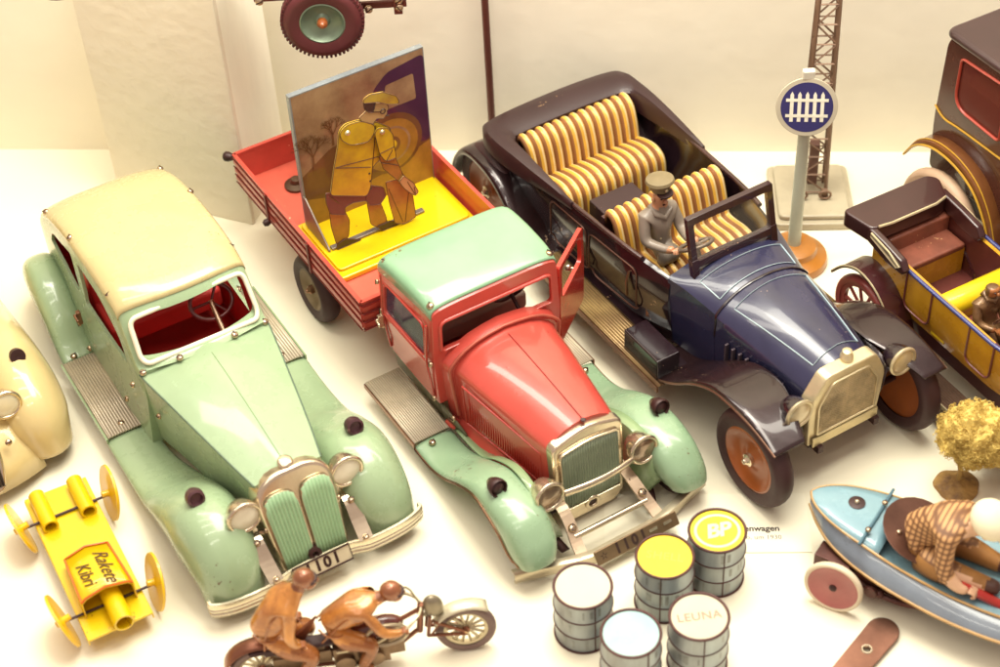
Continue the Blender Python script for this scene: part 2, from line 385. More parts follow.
# ================================================================== green sedan
sed = thing('toy_sedan', 'mint green streamlined tin sedan with a cream roof and dark red interior', 'toy car', (-14.589,60.683,0), -61.43, 'large tinplate toy cars')
def build_sedan(T, PAINT, ROOFM, plate=True):
    keys = [  # a, zt, ze, w, zb, wb
        (-12.7,3.2,2.8,1.9,1.5,1.9),(-12.4,4.0,3.4,2.5,1.3,2.4),(-11.6,5.0,4.3,2.9,1.2,2.8),(-10.6,6.0,5.4,3.05,1.15,3.1),(-9.6,6.85,6.2,3.1,1.1,3.3),(-8.4,7.6,6.9,3.12,1.1,3.4),(-6.6,8.2,7.55,3.15,1.1,3.45),
        (-4.4,8.6,7.9,3.15,1.1,3.5),(-2.2,8.7,8.0,3.15,1.1,3.5),(-.4,8.6,7.9,3.12,1.1,3.5),(.4,8.4,7.7,3.1,1.1,3.5),(.85,8.12,7.45,3.1,1.1,3.48),(1.5,7.0,6.55,3.12,1.1,3.45),(2.1,6.1,5.75,3.15,1.1,3.42),(2.35,5.95,5.62,3.14,1.1,3.4),(2.6,5.92,5.55,3.1,1.1,3.35)]
    K = cr(keys, 3)
    def bow(ring, a):
        k = 0 if a < -1 else min(1, (a+1)/2.2)
        return [(p[0]+k*.62*(1-(p[1]/3.2)**2), p[1], p[2]) for p in ring]
    rings = [bow(section(*k), k[0]) for k in K]
    base = MB(); base.grid(rings, cu=True, caps=True, m=0)
    inn = MB(); KI = [k for k in K if -12.4 < k[0] < 2.3]
    ri = [bow(inset(section(*k), .17), k[0]-.2) for k in KI]
    inn.grid([[(p[0]-.12, p[1], p[2]) for p in r] for r in ri], cu=True, caps=True, m=1)
    ws = MB()   # windscreen cutter
    out = rpoly([(-2.85,6.0),(2.85,6.0),(2.78,7.8),(-2.74,7.7)], .38, 4)
    def fw(x, y, t):
        return (t, x, y+.18*(1-(x/2.7)**2)*(1 if y > 6.8 else .7))
    ws.prism(out, fw, -.8, 5.5, m=2)
    cuts = [inn, ws]
    wins = [rpoly([(-8.9,5.35),(-8.2,6.35),(-5.2,7.15),(-5.0,5.0),(-5.6,4.6)], [.3,.5,.3,.2,.3], 4), rpoly([(-4.3,7.2),(-4.3,4.7),(.75,4.75),(.2,6.1),(-1.6,7.15)], [.3,.2,.3,.4,.5], 4)]
    for w in wins:
        wc = MB(); wc.prism(w, lambda x, y, t: (x, t, y), -5, 5, m=2); cuts.append(wc)
    body = boolean(base, cuts, [PAINT, REDIN, WHITE], 'body', T, smooth=32)
    line_inside(body.data, 1, (-9, 0), 4.0)
    # cream roof laid over the shell
    rows = []
    for k in K:
        if -10.0 < k[0] < .9:
            r = bow(section(*k), k[0]); rows.append([(p[0], p[1]*1.012, p[2]+.07) for p in r[3:-3]])
    g = MB(); g.grid(rows); roof = g.build('roof', ROOFM, T, smooth=60, solid=.09)
    for a_, b_, z_ in ((-9.0,3.0,7.0),(-4.9,3.05,8.25),(-.25,3.0,8.15)):
        for s_ in (-1, 1): screw(roof, (a_, s_*b_, z_+.02), (0,s_*.6,1), .15)
    # window surrounds
    fr = MB()
    def loopat(o2, fn, r, m=0):
        fr.tube([fn(x, y) for x, y in o2], r, n=6, closed=True, m=m)
    # interior: steering wheel, seat
    st = MB(); st.tube([(.3-.55*math.cos(t), 1.4+1.02*math.sin(t), 5.95+.6*math.cos(t)) for t in [2*math.pi*i/24 for i in range(24)]], .1, n=8, closed=True)
    for t in (0.5, 2.6, 4.7): st.tube([(.3,1.4,5.95),(.3-.5*math.cos(t), 1.4+.95*math.sin(t), 5.95+.55*math.cos(t))], .07, n=6)
    so = st.build('steering_wheel', mat('wheel_maroon',(112,44,40),.3,coat=.5), T, smooth=60)
    cl = MB(); cl.tube([(.25,1.4,6.0),(1.7,1.35,4.8)], .13, n=10); cl.build('column', SCREW, so, smooth=60)
    se = MB(); se.box((-3.6,0,3.6),(2.6,5.6,1.2)); se.box((-5.1,0,4.6),(.8,5.6,2.8), rot=Matrix.Rotation(R(-10),3,'Y')); se.build('front_seat', REDIN, T, bevel=.25, seg=3)
    return body, K, bow
body, K, bow = build_sedan(sed, MINT, CREAM)
# rubber-white windscreen frame follows the opening
fr = MB(); o2 = rpoly([(-2.88,5.97),(2.88,5.97),(2.81,7.83),(-2.77,7.73)], .4, 6)
def sed_ws(x, y, off=.1):
    yy = y+.18*(1-(x/2.7)**2)*(1 if y > 6.8 else .7)
    # front surface of the shell at this height
    zs = [(8.12,.85),(7.0,1.5),(6.1,2.1),(5.9,2.4)]
    a_ = .75
    for (za, aa), (zb_, ab) in zip(zs, zs[1:]):
        if zb_ <= yy <= za: a_ = aa+(ab-aa)*(za-yy)/(za-zb_)
    if yy < 5.9: a_ = 2.5
    return (a_+.62*min(1,(a_+1)/2.2)*(1-(x/3.2)**2)+off, x, yy)
fr.tube([sed_ws(x, y) for x, y in o2], .12, n=8, closed=True, flat=.9); fr.build('windscreen_frame', WHITE, body, smooth=70)
# hood
def loft_rows(rows, **k): g = MB(); g.grid(rows, **k); return g
def hood_ring(a, zc, ze, w, zb, wb, n=5):
    top = []
    for k in range(n*2+1):
        x = -1+k/n; top.append((a, x*w, ze+(zc-ze)*(1-abs(x)**1.6)+ (0.06 if k == n else 0)))
    return [(a,-wb,zb),(a,-wb-(w-wb)*.55,zb+(ze-zb)*.5),(a,-w,ze-.06)]+top+[(a,w,ze-.06),(a,wb+(w-wb)*.55,zb+(ze-zb)*.5),(a,wb,zb)]
hk = cr([(2.5,5.9,5.5,3.14,1.3,2.9),(3.2,5.98,5.46,3.04,1.3,2.75),(5,5.98,5.4,2.72,1.4,2.4),(7.2,5.8,5.3,2.32,1.6,2.1),(9.4,5.52,5.15,1.9,1.8,1.7),(11.0,5.28,5.0,1.55,1.9,1.4)], 4)
g = loft_rows([hood_ring(*k) for k in hk], cu=True, caps=True)
hood = g.build('hood', MINT, sed, smooth=28)
for s_ in (-1, 1):
    g = MB()
    for i in range(26):    # slanting louvres along the hood side
        t = i/25; a_ = 3.6+t*6.6; w_ = 2.9-(a_-3)*.155
        g.tube([(a_-.35, s_*(w_-.03-.0), 4.6-t*.3), (a_+.15, s_*(w_-.22), 3.1+t*.35)], .055, n=5)
    g.build('louvres', MINTD, hood, smooth=60)
    e = MB(); e.tube([(k[0], s_*(k[3]+.02), k[2]-.02) for k in hk], .045, n=6); e.build('edge_seam', mat('seam_dark', (84,104,84), .5), hood)
for a_, b_ in ((2.62,3.0),(2.95,1.35)):
    for s_ in (-1, 1): screw(sed, (a_+(.1 if b_ < 2 else 0), s_*b_, 5.66+(.38 if b_ < 2 else 0)), (.25,s_*.1,1), .165)
for a_, b_, z_ in ((2.2,-3.5,4.8),(3.6,-3.02,3.7),(.6,-3.58,2.6),(-5.2,-3.62,2.9),(-4.6,-3.6,1.7)):
    screw(sed, (a_, b_, z_), (0,-1,.2), .15)
for s_ in (-1, 1):
    g = MB(); g.box((-4.35,s_*3.72,4.0),(.24,.2,.75)); g.tube([(-4.35,s_*3.6,4.2),(-4.35,s_*3.9,4.2),(-3.9,s_*3.9,4.15)], .09, n=6)
    g.build('door_handle', BRONZE, sed, smooth=50, bevel=.04)
g = MB(); g.tube([(k[0],0,k[1]+.075) for k in hk if 3.4 < k[0] < 10.8], .018, n=6); g.build('centre_crease', MINTD, hood, smooth=60)
# radiator
AX = Vector((1.45,0,-3.95)).normalized(); RN = Vector((-AX.z,0,AX.x))     # down the face, and out of it
def rad(x, y, t=0):   # x across, y up from the bottom, t out of the face
    p = Vector((12.9,0,1.05)) - AX*y + RN*t; return (p.x, x, p.z)
out = [(-1.35,0),(1.35,0),(1.55,.12),(1.62,.35),(1.8,3.2)]+[(1.8*math.cos(t)**.75, 3.25+1.5*math.sin(t)**.75) for t in [R(12+13*i) for i in range(6)]]+[(-1.8*math.cos(t)**.75, 3.25+1.5*math.sin(t)**.75) for t in [R(77-13*i) for i in range(6)]]+[(-1.8,3.2),(-1.62,.35),(-1.55,.12)]
g = MB(); g.prism(out, lambda x, y, t: rad(x, y, t), -1.3, .0); shell = g.build('radiator_shell', CHROME, sed, smooth=40, bevel=.42, seg=6)
def rib_panel(pts, nrib, fn, depth, m):
    """vertical ribs filling an outline given by ylo(x), yhi(x) between x0, x1"""
    x0, x1, lo, hi = pts; rows = []; n = nrib*6
    for i in range(n+1):
        x = x0+(x1-x0)*i/n; d = depth*(.5+.5*math.cos(2*math.pi*i/6))
        a_, b_ = lo(x), hi(x); rows.append([fn(x, a_+(b_-a_)*j/6, d) for j in range(7)])
    g = MB(); g.grid(rows, m=m); return g
for s_ in (-1, 1):
    def hi(x, s_=s_):
        u = (abs(x)-.09)/1.47; u = min(max(u, 0), 1); return 3.05+.85*(max(0, 1-abs(2*u-1)**3))**(1/2.4)
    x0, x1 = (.09*s_, 1.57*s_)
    g = rib_panel((min(x0,x1), max(x0,x1), lambda x: .25, hi), 9, lambda x, y, d: rad(x*(.9+.1*y/3), y, .04+d), .11, 0)
    gr = g.build('grille', mat('grille_green', (160,194,150), .3, coat=.3, var=.08), sed, smooth=60, solid=.06, soff=1)
    n = 24; lp = [(x0+(x1-x0)*i/n) for i in range(n+1)]
    path = [rad(lp[0]*.91, .25, .1)]+[rad(x*(.9+.1*hi(x)/3), hi(x), .1) for x in lp]+[rad(lp[-1]*.91, .25, .1)]
    e = MB(); e.tube(path, .045, n=6, closed=True); e.build('surround', CHROME, gr, smooth=60)
g = MB(); g.lathe([(0,-.1),(.34,-.1),(.34,.1),(.26,.17),(0,.18)], origin=(10.85,0,5.42), axis=(.25,0,1), n=20); g.build('radiator_cap', CHROME, sed, smooth=50)
g = MB(); g.lathe([(0,0),(.3,0),(.3,.3),(.16,.34),(0,.1)], origin=rad(-.12,.55,.05), axis=RN, n=16); g.build('crank_hole', DARKM, sed, smooth=50)
# fenders, running boards, wheels
FP = [(1.2,1.32,3.0,5.15,.3,.25),(3.6,1.35,2.7,5.15,.5,.35),(5.6,1.8,2.2,5.2,.7,.6),(7.4,2.95,2.0,5.25,1.1,1.0),(9.2,4.05,1.95,5.28,1.6,1.8),(10.8,4.2,1.95,5.26,2.0,2.2),(12.2,3.45,2.0,5.2,2.0,2.0),(13.05,2.3,2.15,5.1,1.8,1.6),(13.35,.9,2.3,5.0,1.6,1.3)]
RP = [(-4.6,1.35,3.3,5.0,.35,.3),(-5.3,1.9,3.3,5.0,.5,.5),(-6.2,2.9,3.2,4.95,.8,1.0),(-7.6,3.9,3.1,4.9,1.2,1.4),(-9.2,4.1,3.0,4.85,1.5,1.7),(-10.6,3.5,2.8,4.75,1.5,1.5),(-11.4,2.5,2.6,4.65,1.3,1.3),(-11.8,1.3,2.5,4.5,1.2,1.1)]
RBM = mat('ribbed_tin', (206,192,168), .42, .35, var=.12)
for s_ in (-1, 1):
    fo = fender(FP, s_, MINT, sed, n=2.35, nu=22)
    fender(list(reversed(RP)) if False else RP[::-1], s_, MINT, sed, name='rear_fender', n=3)
    # running board with ribbed tread
    g = MB(); rows = []; n = 13*4
    for i in range(n+1):
        b_ = 3.3+(5.05-3.3)*i/n; z_ = 1.36+.08*(.5+.5*math.cos(2*math.pi*i/4)); rows.append([(a_, s_*b_, z_) for a_ in (-4.5,1.35)])
    g.grid(rows); rb = g.build('running_board', RBM, sed, smooth=20, solid=.06)
    e = MB(); e.box((-1.6,s_*5.12,1.28),(6.0,.08,.28)); e.build('board_edge', MINTD, rb, smooth=0)
    screw(rb, (.75,s_*4.15,1.44), (0,0,1), .17); screw(rb, (-4.75,s_*4.4,1.5), (0,0,1), .17)
    wheel(sed, (10.6,s_*3.9,1.75), 1.75, .9, RUBBER, MINTD, side=s_)
    wheel(sed, (-8.8,s_*3.9,1.75), 1.75, .9, RUBBER, MINTD, side=s_)
    # fender lamps and head lamps
    lamp = MB(); lamp.lathe([(0,-.42),(.34,-.3),(.42,-.05),(.40,.25),(.30,.30),(.24,.12),(0,.1)], origin=(9.6,s_*3.8,4.4), axis=(.86,0,.35), n=18, caps=False)
    lamp.ball((9.4,s_*3.8,4.55),(.22,.16,.15), n=10); lamp.lathe([(.34,-.5),(.26,.1)], origin=(9.5,s_*3.8,4.2), axis=(0,0,1), n=14)
    lamp.build('fender_lamp', mat('lamp_plum', (98,66,70), .3, .4, var=.12), sed, smooth=50)
    hl = headlight(sed, (11.55,s_*2.42,4.05), .78, CHROME, CHROME, mat('lamp_lens', (240,232,206), .2, .0, coat=.8, var=.06), dir=(1,0,.05))
    g = MB(); g.tube([(11.2,s_*2.4,3.8),(11.3,s_*2.2,2.8),(11.6,s_*1.5,2.6)], .12, n=8); g.build('lamp_bracket', CHROME, hl, smooth=60)
    g = MB(); p_ = cr([(11.1,s_*2.25,2.9),(11.9,s_*2.25,2.75),(12.6,s_*2.2,2.15),(13.4,s_*2.15,1.6)], 4)
    g.grid([[(q[0], q[1]-.32, q[2]), (q[0], q[1]+.32, q[2])] for q in p_]); br = g.build('bumper_bracket', CHROME, sed, smooth=0, solid=.1)
    screw(br, (12.0,s_*2.25,2.78), (.3,0,1), .16)
    screw(sed, (11.95,s_*1.75,3.2), (.3,s_*1,.2), .12)
# bumper
BP = cr([(12.75,-5.05),(13.05,-4.95),(13.35,-4.0),(13.4,-2.4),(13.15,-1.4),(13.1,0),(13.15,1.4),(13.4,2.4),(13.35,4.0),(13.05,4.95),(12.75,5.05)], 5)
prof = [(0,.72),(.07,.78),(.09,.95),(.04,1.0),(.09,1.05),(.10,1.2),(.04,1.25),(.10,1.3),(.09,1.5),(.05,1.58),(-.06,1.58),(-.08,.72)]
rows = []
for i, q in enumerate(BP):
    t = Vector((BP[min(i+1,len(BP)-1)][0]-BP[max(i-1,0)][0], BP[min(i+1,len(BP)-1)][1]-BP[max(i-1,0)][1])).normalized(); nr = Vector((t.y,-t.x))
    rows.append([(q[0]+nr.x*d, q[1]+nr.y*d, z) for d, z in prof])
bp = loft_rows(rows, cu=True, caps=True).build('bumper', mat('bumper_tin', (226,214,186), .25, .75, coat=.3, var=.07, chips=.2), sed, smooth=50)
for s_ in (-1, 1): screw(bp, (13.36,s_*2.15,1.68), (.2,0,1), .15)
pl = MB(); pl.box((13.34,0,1.3),(.14,2.7,.74), rot=Matrix.Rotation(R(-28),3,'Y')); po = pl.build('number_plate', mat('plate_tin', (225,212,180), .35, .3), sed, bevel=.05)
f = MB(); Mr = Matrix.Rotation(R(-28),4,'Y')
def pf(x, y):
    v = Mr @ Vector((.082, x, y)); return (13.34+v.x, v.y, 1.3+v.z)
text_mb(f, '1101', .7, pf, space=1.25, bold=.03); f.build('plate_number', DARKM, po, smooth=0)
f = MB(); f.tube([pf(x, y) for x, y in ((-1.35,-.36),(1.35,-.36),(1.35,.36),(-1.35,.36))], .045, n=5, closed=True); f.build('plate_border', DARKM, po, smooth=0)
# ================================================================== red lorry
tr = thing('toy_truck', 'red tin lorry with a mint green cab roof, its right cab door swung open', 'toy truck', (3.478,52.1227,0), -60.634, 'large tinplate toy cars')
GREENR = mat('pale_green_roof', (132,172,136), .32, coat=.4, var=.05, chips=.2, chipcol=(110,100,75), bump=.06, bscale=40)
REDL = mat('red_panel', (196,58,46), .2, coat=.6, var=.08, chips=.25, chipcol=(120,40,34), bump=.08, bscale=35)
CHASS = mat('olive_chassis', (110,106,80), .4, coat=.2, var=.15, chips=.3)
def cab_sec(a, zt, ze, w, wb, zb=2.6, na=18, n=5):
    pts = [(a,-wb,zb),(a,-wb-.05,zb+1.0),(a,-w-.12,zb+2.6)]
    for k in range(na+1):
        t = math.pi*k/na; c, s_ = -math.cos(t), math.sin(t)
        pts.append((a, w*(abs(c)**(2/n))*(1 if c > 0 else -1), ze+(zt-ze)*(abs(s_)**(2/n))))
    return pts+[(a,w+.12,zb+2.6),(a,wb+.05,zb+1.0),(a,wb,zb)]
ck = [(-12.1,7.7,7.1,3.35,3.2),(-11.9,8.2,7.35,3.42,3.25),(-11.4,8.5,7.5,3.42,3.28),(-10,8.66,7.62,3.38,3.3),(-8.4,8.6,7.72,3.32,3.3),(-7.7,8.4,7.7,3.28,3.28),(-7.3,8.2,7.62,3.24,3.24)]
K2 = cr(ck, 3)
base = MB(); base.grid([cab_sec(*k) for k in K2], cu=True, caps=True, m=0)
inn = MB(); inn.grid([inset(cab_sec(*k), .15, a=-11.9+(k[0]+12.1)/4.8*4.42) for k in K2], cu=True, caps=True, m=1)
ws = MB(); out = rpoly([(-2.95,5.7),(2.95,5.7),(2.9,7.38),(-2.9,7.38)], .35, 5)
ws.prism(out, lambda x, y, t: (t, x, y+(.42*(1-(x/2.85)**2) if y < 6.6 else .08*(1-(x/2.85)**2))), -9, -6, m=0)
sw = MB(); sw.prism(rpoly([(-11.5,5.25),(-7.85,5.35),(-7.95,7.1),(-11.45,6.95)], .35, 4), lambda x, y, t: (x, t, y), -5, -2, m=0)
dw = MB(); dw.prism(rpoly([(-11.3,2.9),(-7.55,2.9),(-7.6,7.35),(-11.3,7.25)], .2, 3), lambda x, y, t: (x, t, y), 2, 5, m=0)
bw = MB(); bw.prism(rrect(-1.6,1.6,5.7,7.0,.3), lambda x, y, t: (t, x, y), -13, -11, m=0)
cab = boolean(base, [inn, ws, sw, dw, bw], [RED, REDIN], 'cab', tr, smooth=32)
line_inside(cab.data, 1, (-11, -8), 5.5)
rf = MB(); rf.grid([[(p[0]+.02, p[1]*1.012, p[2]+.08) for p in cab_sec(*k)[3:-3]] for k in K2 if -12.0 < k[0] < -7.38])
roof = rf.build('roof', GREENR, cab, smooth=60, solid=.09)
for a_, b_, z_ in ((-11.5,3.22,8.2),(-7.65,3.1,8.3)):
    for s_ in (-1,1): screw(roof, (a_, s_*b_, z_), (0,s_*.5,1), .18)
for a_, z_ in ((-12.0,6.75),(-11.95,5.0),(-11.9,4.1),(-7.35,5.2),(-7.3,3.1)): screw(cab, (a_,-3.52,z_), (-.1,-1,.2), .13)
g = MB()
for a_ in (-11.72,-7.62): g.tube([(a_,-3.42,7.3),(a_,-3.56,5.2),(a_,-3.42,3.6),(a_,-3.32,2.8)], .06, n=6)
g.tube([(-11.7,-3.53,5.05),(-7.6,-3.53,5.1)], .05, n=6); g.tube([(x,-3.5+ (.08 if y>6 else 0),y) for x, y in rpoly([(-11.6,5.15),(-7.75,5.25),(-7.85,7.2),(-11.55,7.05)], .4, 4)], .06, n=6, closed=True)
g.build('cab_seams', REDL, cab, smooth=60)
g = MB(); g.box((-11.75,-3.7,4.6),(.2,.25,.7)); g.tube([(-11.75,-3.6,4.75),(-11.75,-3.9,4.7),(-11.4,-3.9,4.65)], .08, n=6); g.build('door_handle', CHROME, cab, bevel=.04)
g = MB(); g.tube([(x,y_,z_) for (y_,z_),x in [((y,z+(.42*(1-(y/2.85)**2) if z < 6.6 else .08)),-7.26) for y,z in out]], .09, n=6, closed=True); g.build('windscreen_frame', RED, cab, smooth=60)
gl = MB(); gl.box((-9.7,-3.36,6.15),(3.7,.03,1.9), rot=Matrix.Rotation(R(-5),3,'X')); gl.build('side_window_pane', glass('violet_pane', (90,70,90), .5), cab, smooth=0)
# steering wheel and bench
st = MB(); st.tube([(-8.6+.35*math.cos(t), 1.5+.8*math.sin(t), 6.1+.7*math.cos(t)) for t in [2*math.pi*i/20 for i in range(20)]], .08, n=8, closed=True); st.tube([(-8.6,1.5,6.1),(-7.4,1.5,5.3)], .1, n=8)
st.tube([(-8.6,.75,6.1),(-8.6,2.25,6.1)], .05, n=6); st.build('steering_wheel', DARKM, tr, smooth=60)
be = MB(); be.box((-10.4,0,4.3),(2.0,5.8,1.0)); be.box((-11.4,0,5.2),(.5,5.8,1.8)); be.build('bench', mat('seat_grey', (150,130,112), .5, var=.1), tr, bevel=.2, seg=3)
# open right door
M = Matrix.Translation((-7.4,3.35,0)) @ Matrix.Rotation(R(128), 4, 'Z')
def df(x, y, t): v = M @ Vector((x, t, y)); return tuple(v)
do = MB(); do.prism(rpoly([(0,2.8),(3.3,2.8),(3.45,5.2),(3.3,7.3),(0,7.5)], .2, 3), df, -.1, .1)
dh = MB(); dh.prism(rpoly([(.3,5.4),(3.1,5.4),(3.0,7.0),(.3,7.2)], .3, 4), df, -.5, .5)
door = boolean(do, [dh], [REDL], 'open_door', tr, smooth=32)
g = MB(); g.tube([df(3.0,4.85,.1),df(3.0,4.85,.45)], .09, n=8); g.ball(df(3.0,4.85,.55), .2, n=10); g.build('handle', CHROME, door, smooth=60)
g = MB(); g.tube([df(0,2.9,.12),df(0,4.6,.14)], .06, n=6); g.tube([df(0,4.9,.12),df(0,7.3,.12)], .05, n=6); g.build('hinge', CHROME, door, smooth=60)
# cowl flange + hood
def hsec(a, zc, zs, w, zb, wb, n=12):
    pts = [(a,-wb-.35,zb),(a,-wb,zb+.45),(a,-w,zs-.35)]
    for k in range(n+1):
        x = -math.cos(math.pi*k/n); pts.append((a, x*w, zs+(zc-zs)*(1-abs(x)**2.6)**.8 + (.05 if k == n//2 else 0)))
    return pts+[(a,w,zs-.35),(a,wb,zb+.45),(a,wb+.35,zb)]
hk = cr([(-7.35,6.25,5.0,3.0,1.2,2.75),(-6.75,6.15,4.95,2.85,1.2,2.6),(-6.6,5.98,4.8,2.62,1.2,2.45),(-5,5.92,4.8,2.42,1.2,2.25),(-3,5.8,4.75,2.12,1.15,2.0),(-.4,5.58,4.62,1.76,1.1,1.66)], 4)
g = loft_rows([hsec(*k) for k in hk], cu=True, caps=True); hood = g.build('hood', RED, tr, smooth=30)
g = MB(); g.tube([(-6.68,p[1]*1.0,p[2]+.0) for p in hsec(-6.7,6.2,5.0,2.92,1.6,2.65)[1:-1]], .075, n=8); g.build('cowl_moulding', mat('cowl_wear', (206,104,84), .35, .2, var=.2, chips=.6, chipcol=(220,190,160)), hood, smooth=60)
g = MB(); g.tube([(k[0],0,k[1]+.065) for k in hk if k[0] > -6.6], .03, n=6); g.build('centre_hinge', mat('hinge_red',(150,40,34),.35), hood, smooth=60)
for s_ in (-1,1):
    g = MB()
    for i in range(30):
        a_ = -5.9+4.7*i/29; w_ = 2.53+(-5.9-a_)*.148
        g.box((a_, s_*(w_-.08), 3.15), (.07,.09,1.9), rot=Matrix.Rotation(R(s_*2.5),3,'X'))
    g.build('louvres', REDL, hood, smooth=0)
    g = MB(); fr_ = [(-6.1,4.35),(-.95,4.0),(-.95,2.0),(-6.1,1.95)]
    g.tube([(x, s_*(2.66+(-6.1-x)*.165-(4.4-z)*.04), z) for x, z in fr_], .05, n=6, closed=True); g.build('panel_seam', REDL, hood, smooth=60)
    screw(hood, (-6.7,s_*2.95,1.95),(0,s_,.3),.17)
# radiator
rr = rpoly([(-1.76,.7),(1.76,.7),(1.84,4.98),(0,5.55),(-1.84,4.98)], [.25,.25,.4,1.6,.4], 7)
g = MB(); g.prism(rr, lambda x, y, t: (t-.18*(y-3)/2.5, x, y), -.45, .15); sh = g.build('radiator_shell', CHROME, tr, smooth=40, bevel=.15, seg=3)
def rhi(x): return 4.75-.2*(abs(x)/1.45)**2+.0
g = rib_panel((-1.45,1.45, lambda x: 1.3+.05*abs(x), rhi), 22, lambda x, y, d: (.19-.18*(y-3)/2.5+d, x, y), .07, 0)
gr = g.build('grille', mat('grille_slate', (158,172,148), .35, .2, var=.12), tr, smooth=60, solid=.05, soff=1)
e = MB(); e.tube([(.22-.18*(y-3)/2.5, x, y) for x, y in rpoly([(-1.5,1.25),(1.5,1.25),(1.5,4.58),(0,4.82),(-1.5,4.58)],[.15,.15,.2,1,.2],4)], .07, n=6, closed=True); e.build('surround', CHROME, gr, smooth=60)
g = MB(); g.lathe([(0,0),(.13,0),(.1,.03),(0,.03)], origin=(-.33,0,5.63), axis=(.1,0,1), n=12); g.build('filler_hole', DARKM, tr)
g = MB(); g.prism(rpoly([(-1.2,.35),(1.2,.35),(1.6,.7),(0.5,1.3),(-.5,1.3),(-1.6,.7)],.1,2), lambda x,y,t:(t+.1,x,y), .0,.18)
ap = g.build('radiator_apron', CHROME, tr, bevel=.05); g = MB(); g.tube([(.33,.3*math.cos(t),1.0+.3*math.sin(t)) for t in [2*math.pi*i/16 for i in range(16)]], .1, n=8, closed=True); g.lathe([(0,0),(.2,0),(.2,.04),(0,.04)], origin=(.27,0,1.0), axis=(1,0,0), n=14, m=1); g.build('crank_hole', [CHROME, DARKM], ap, smooth=60)
# lamps and cross bar
for s_ in (-1,1):
    headlight(tr, (.75,s_*2.45,3.22), .72, CHROME, CHROME, mat('lamp_amber', (170,140,110), .15, .5, coat=1, var=.3), dir=(1,0,.12), depth=1.5)
g = MB(); g.tube(cr([(.85,-1.75,3.1),(1.05,-.9,3.2),(1.12,0,3.22),(1.05,.9,3.2),(.85,1.75,3.1)],5), .12, n=10, flat=1.6); g.build('lamp_bar', CHROME, tr, smooth=60)
# fenders
TF = [(-6.95,1.15,2.9,4.92,.35,.25),(-5.6,1.18,2.85,4.92,.4,.3),(-4.4,1.65,2.75,4.92,.5,.35),(-3.1,2.55,2.75,4.92,.7,.45),(-1.7,3.3,2.75,4.92,.8,.6),(-.2,3.5,2.75,4.98,.9,.9),(1.2,3.2,2.75,5.0,1.0,1.1),(2.1,2.5,2.8,5.0,1.0,1.1),(2.5,1.9,2.95,4.95,.9,.95),(2.62,1.45,3.1,4.85,.8,.7)]
for s_ in (-1,1):
    f_ = fender(TF, s_, MINT2, tr, n=2.6, nu=20, edge=(.07, BRONZE))
    cl = MB(); P_ = cr([(-6.5,1.5,2.55),(-4.5,1.6,2.5),(-3.1,2.6,2.5),(-1.5,3.45,2.55),(0,3.5,2.65),(.9,2.9,2.75),(1.3,1.6,2.9)],4)
    cl.grid([[(p[0],s_*(p[2]-.7),1.0),(p[0],s_*p[2],p[1]-.25),(p[0],s_*(p[2]+.4),p[1]-.12)] for p in P_]); cl.build('inner_guard', MINTD, f_, smooth=40, solid=.08)
    lamp = MB(); lamp.lathe([(.36,-.3),(.42,-.05),(.43,.1),(.38,.15),(.33,.0),(.22,.1),(0,.16)], origin=(-.55,s_*4.25,3.75), axis=(1,0,.25), n=18, caps=False)
    lamp.lathe([(0,-.75),(.2,-.62),(.36,-.3)], origin=(-.55,s_*4.25,3.75), axis=(1,0,.25), n=18, caps=False, m=1); lamp.lathe([(.1,-.5),(.12,0)], origin=(-.6,s_*4.25,3.5), axis=(0,0,1), n=10)
    lamp.build('fender_lamp', [DARKM, BRONZE], tr, smooth=50)
    n = 17*4; rows = []
    for i in range(n+1):
        b_ = 3.05+(4.92-3.05)*i/n; rows.append([(a_, s_*b_, 1.16+.08*(.5+.5*math.cos(2*math.pi*i/4))) for a_ in (-11.7,-6.95)])
    g = MB(); g.grid(rows); rb = g.build('running_board', RBM, tr, smooth=20, solid=.06)
    e = MB(); e.box((-9.3,s_*4.95,1.08),(4.8,.07,.26)); e.build('board_edge', BRONZE, rb)
    g = MB(); g.grid([[(a_,s_*3.2,2.7),(a_,s_*3.05,1.9),(a_,s_*2.95,1.15)] for a_ in (-12,-7.5)]); g.grid([[(a_,s_*(3.15-(a_+7.5)*.2),2.5-(a_+7.5)*.6),(a_,s_*(2.95-(a_+7.5)*.15),1.1)] for a_ in (-7.5,-6.6,-5.9)])
    g.build('sill', CHASS, tr, smooth=30, solid=.1)
    screw(f_, (-6.55,s_*4.2,1.25),(0,0,1),.17)
    wheel(tr, (.6,s_*3.95,1.6), 1.6, .95, RUBBER, DARKM, side=s_)
    wheel(tr, (-18.6,s_*3.85,1.75), 1.85, 1.0, RUBBER, mat('wheel_grey', (150,128,100), .4, .3, var=.2), side=s_, rim=.62, hub_m=BRONZE)
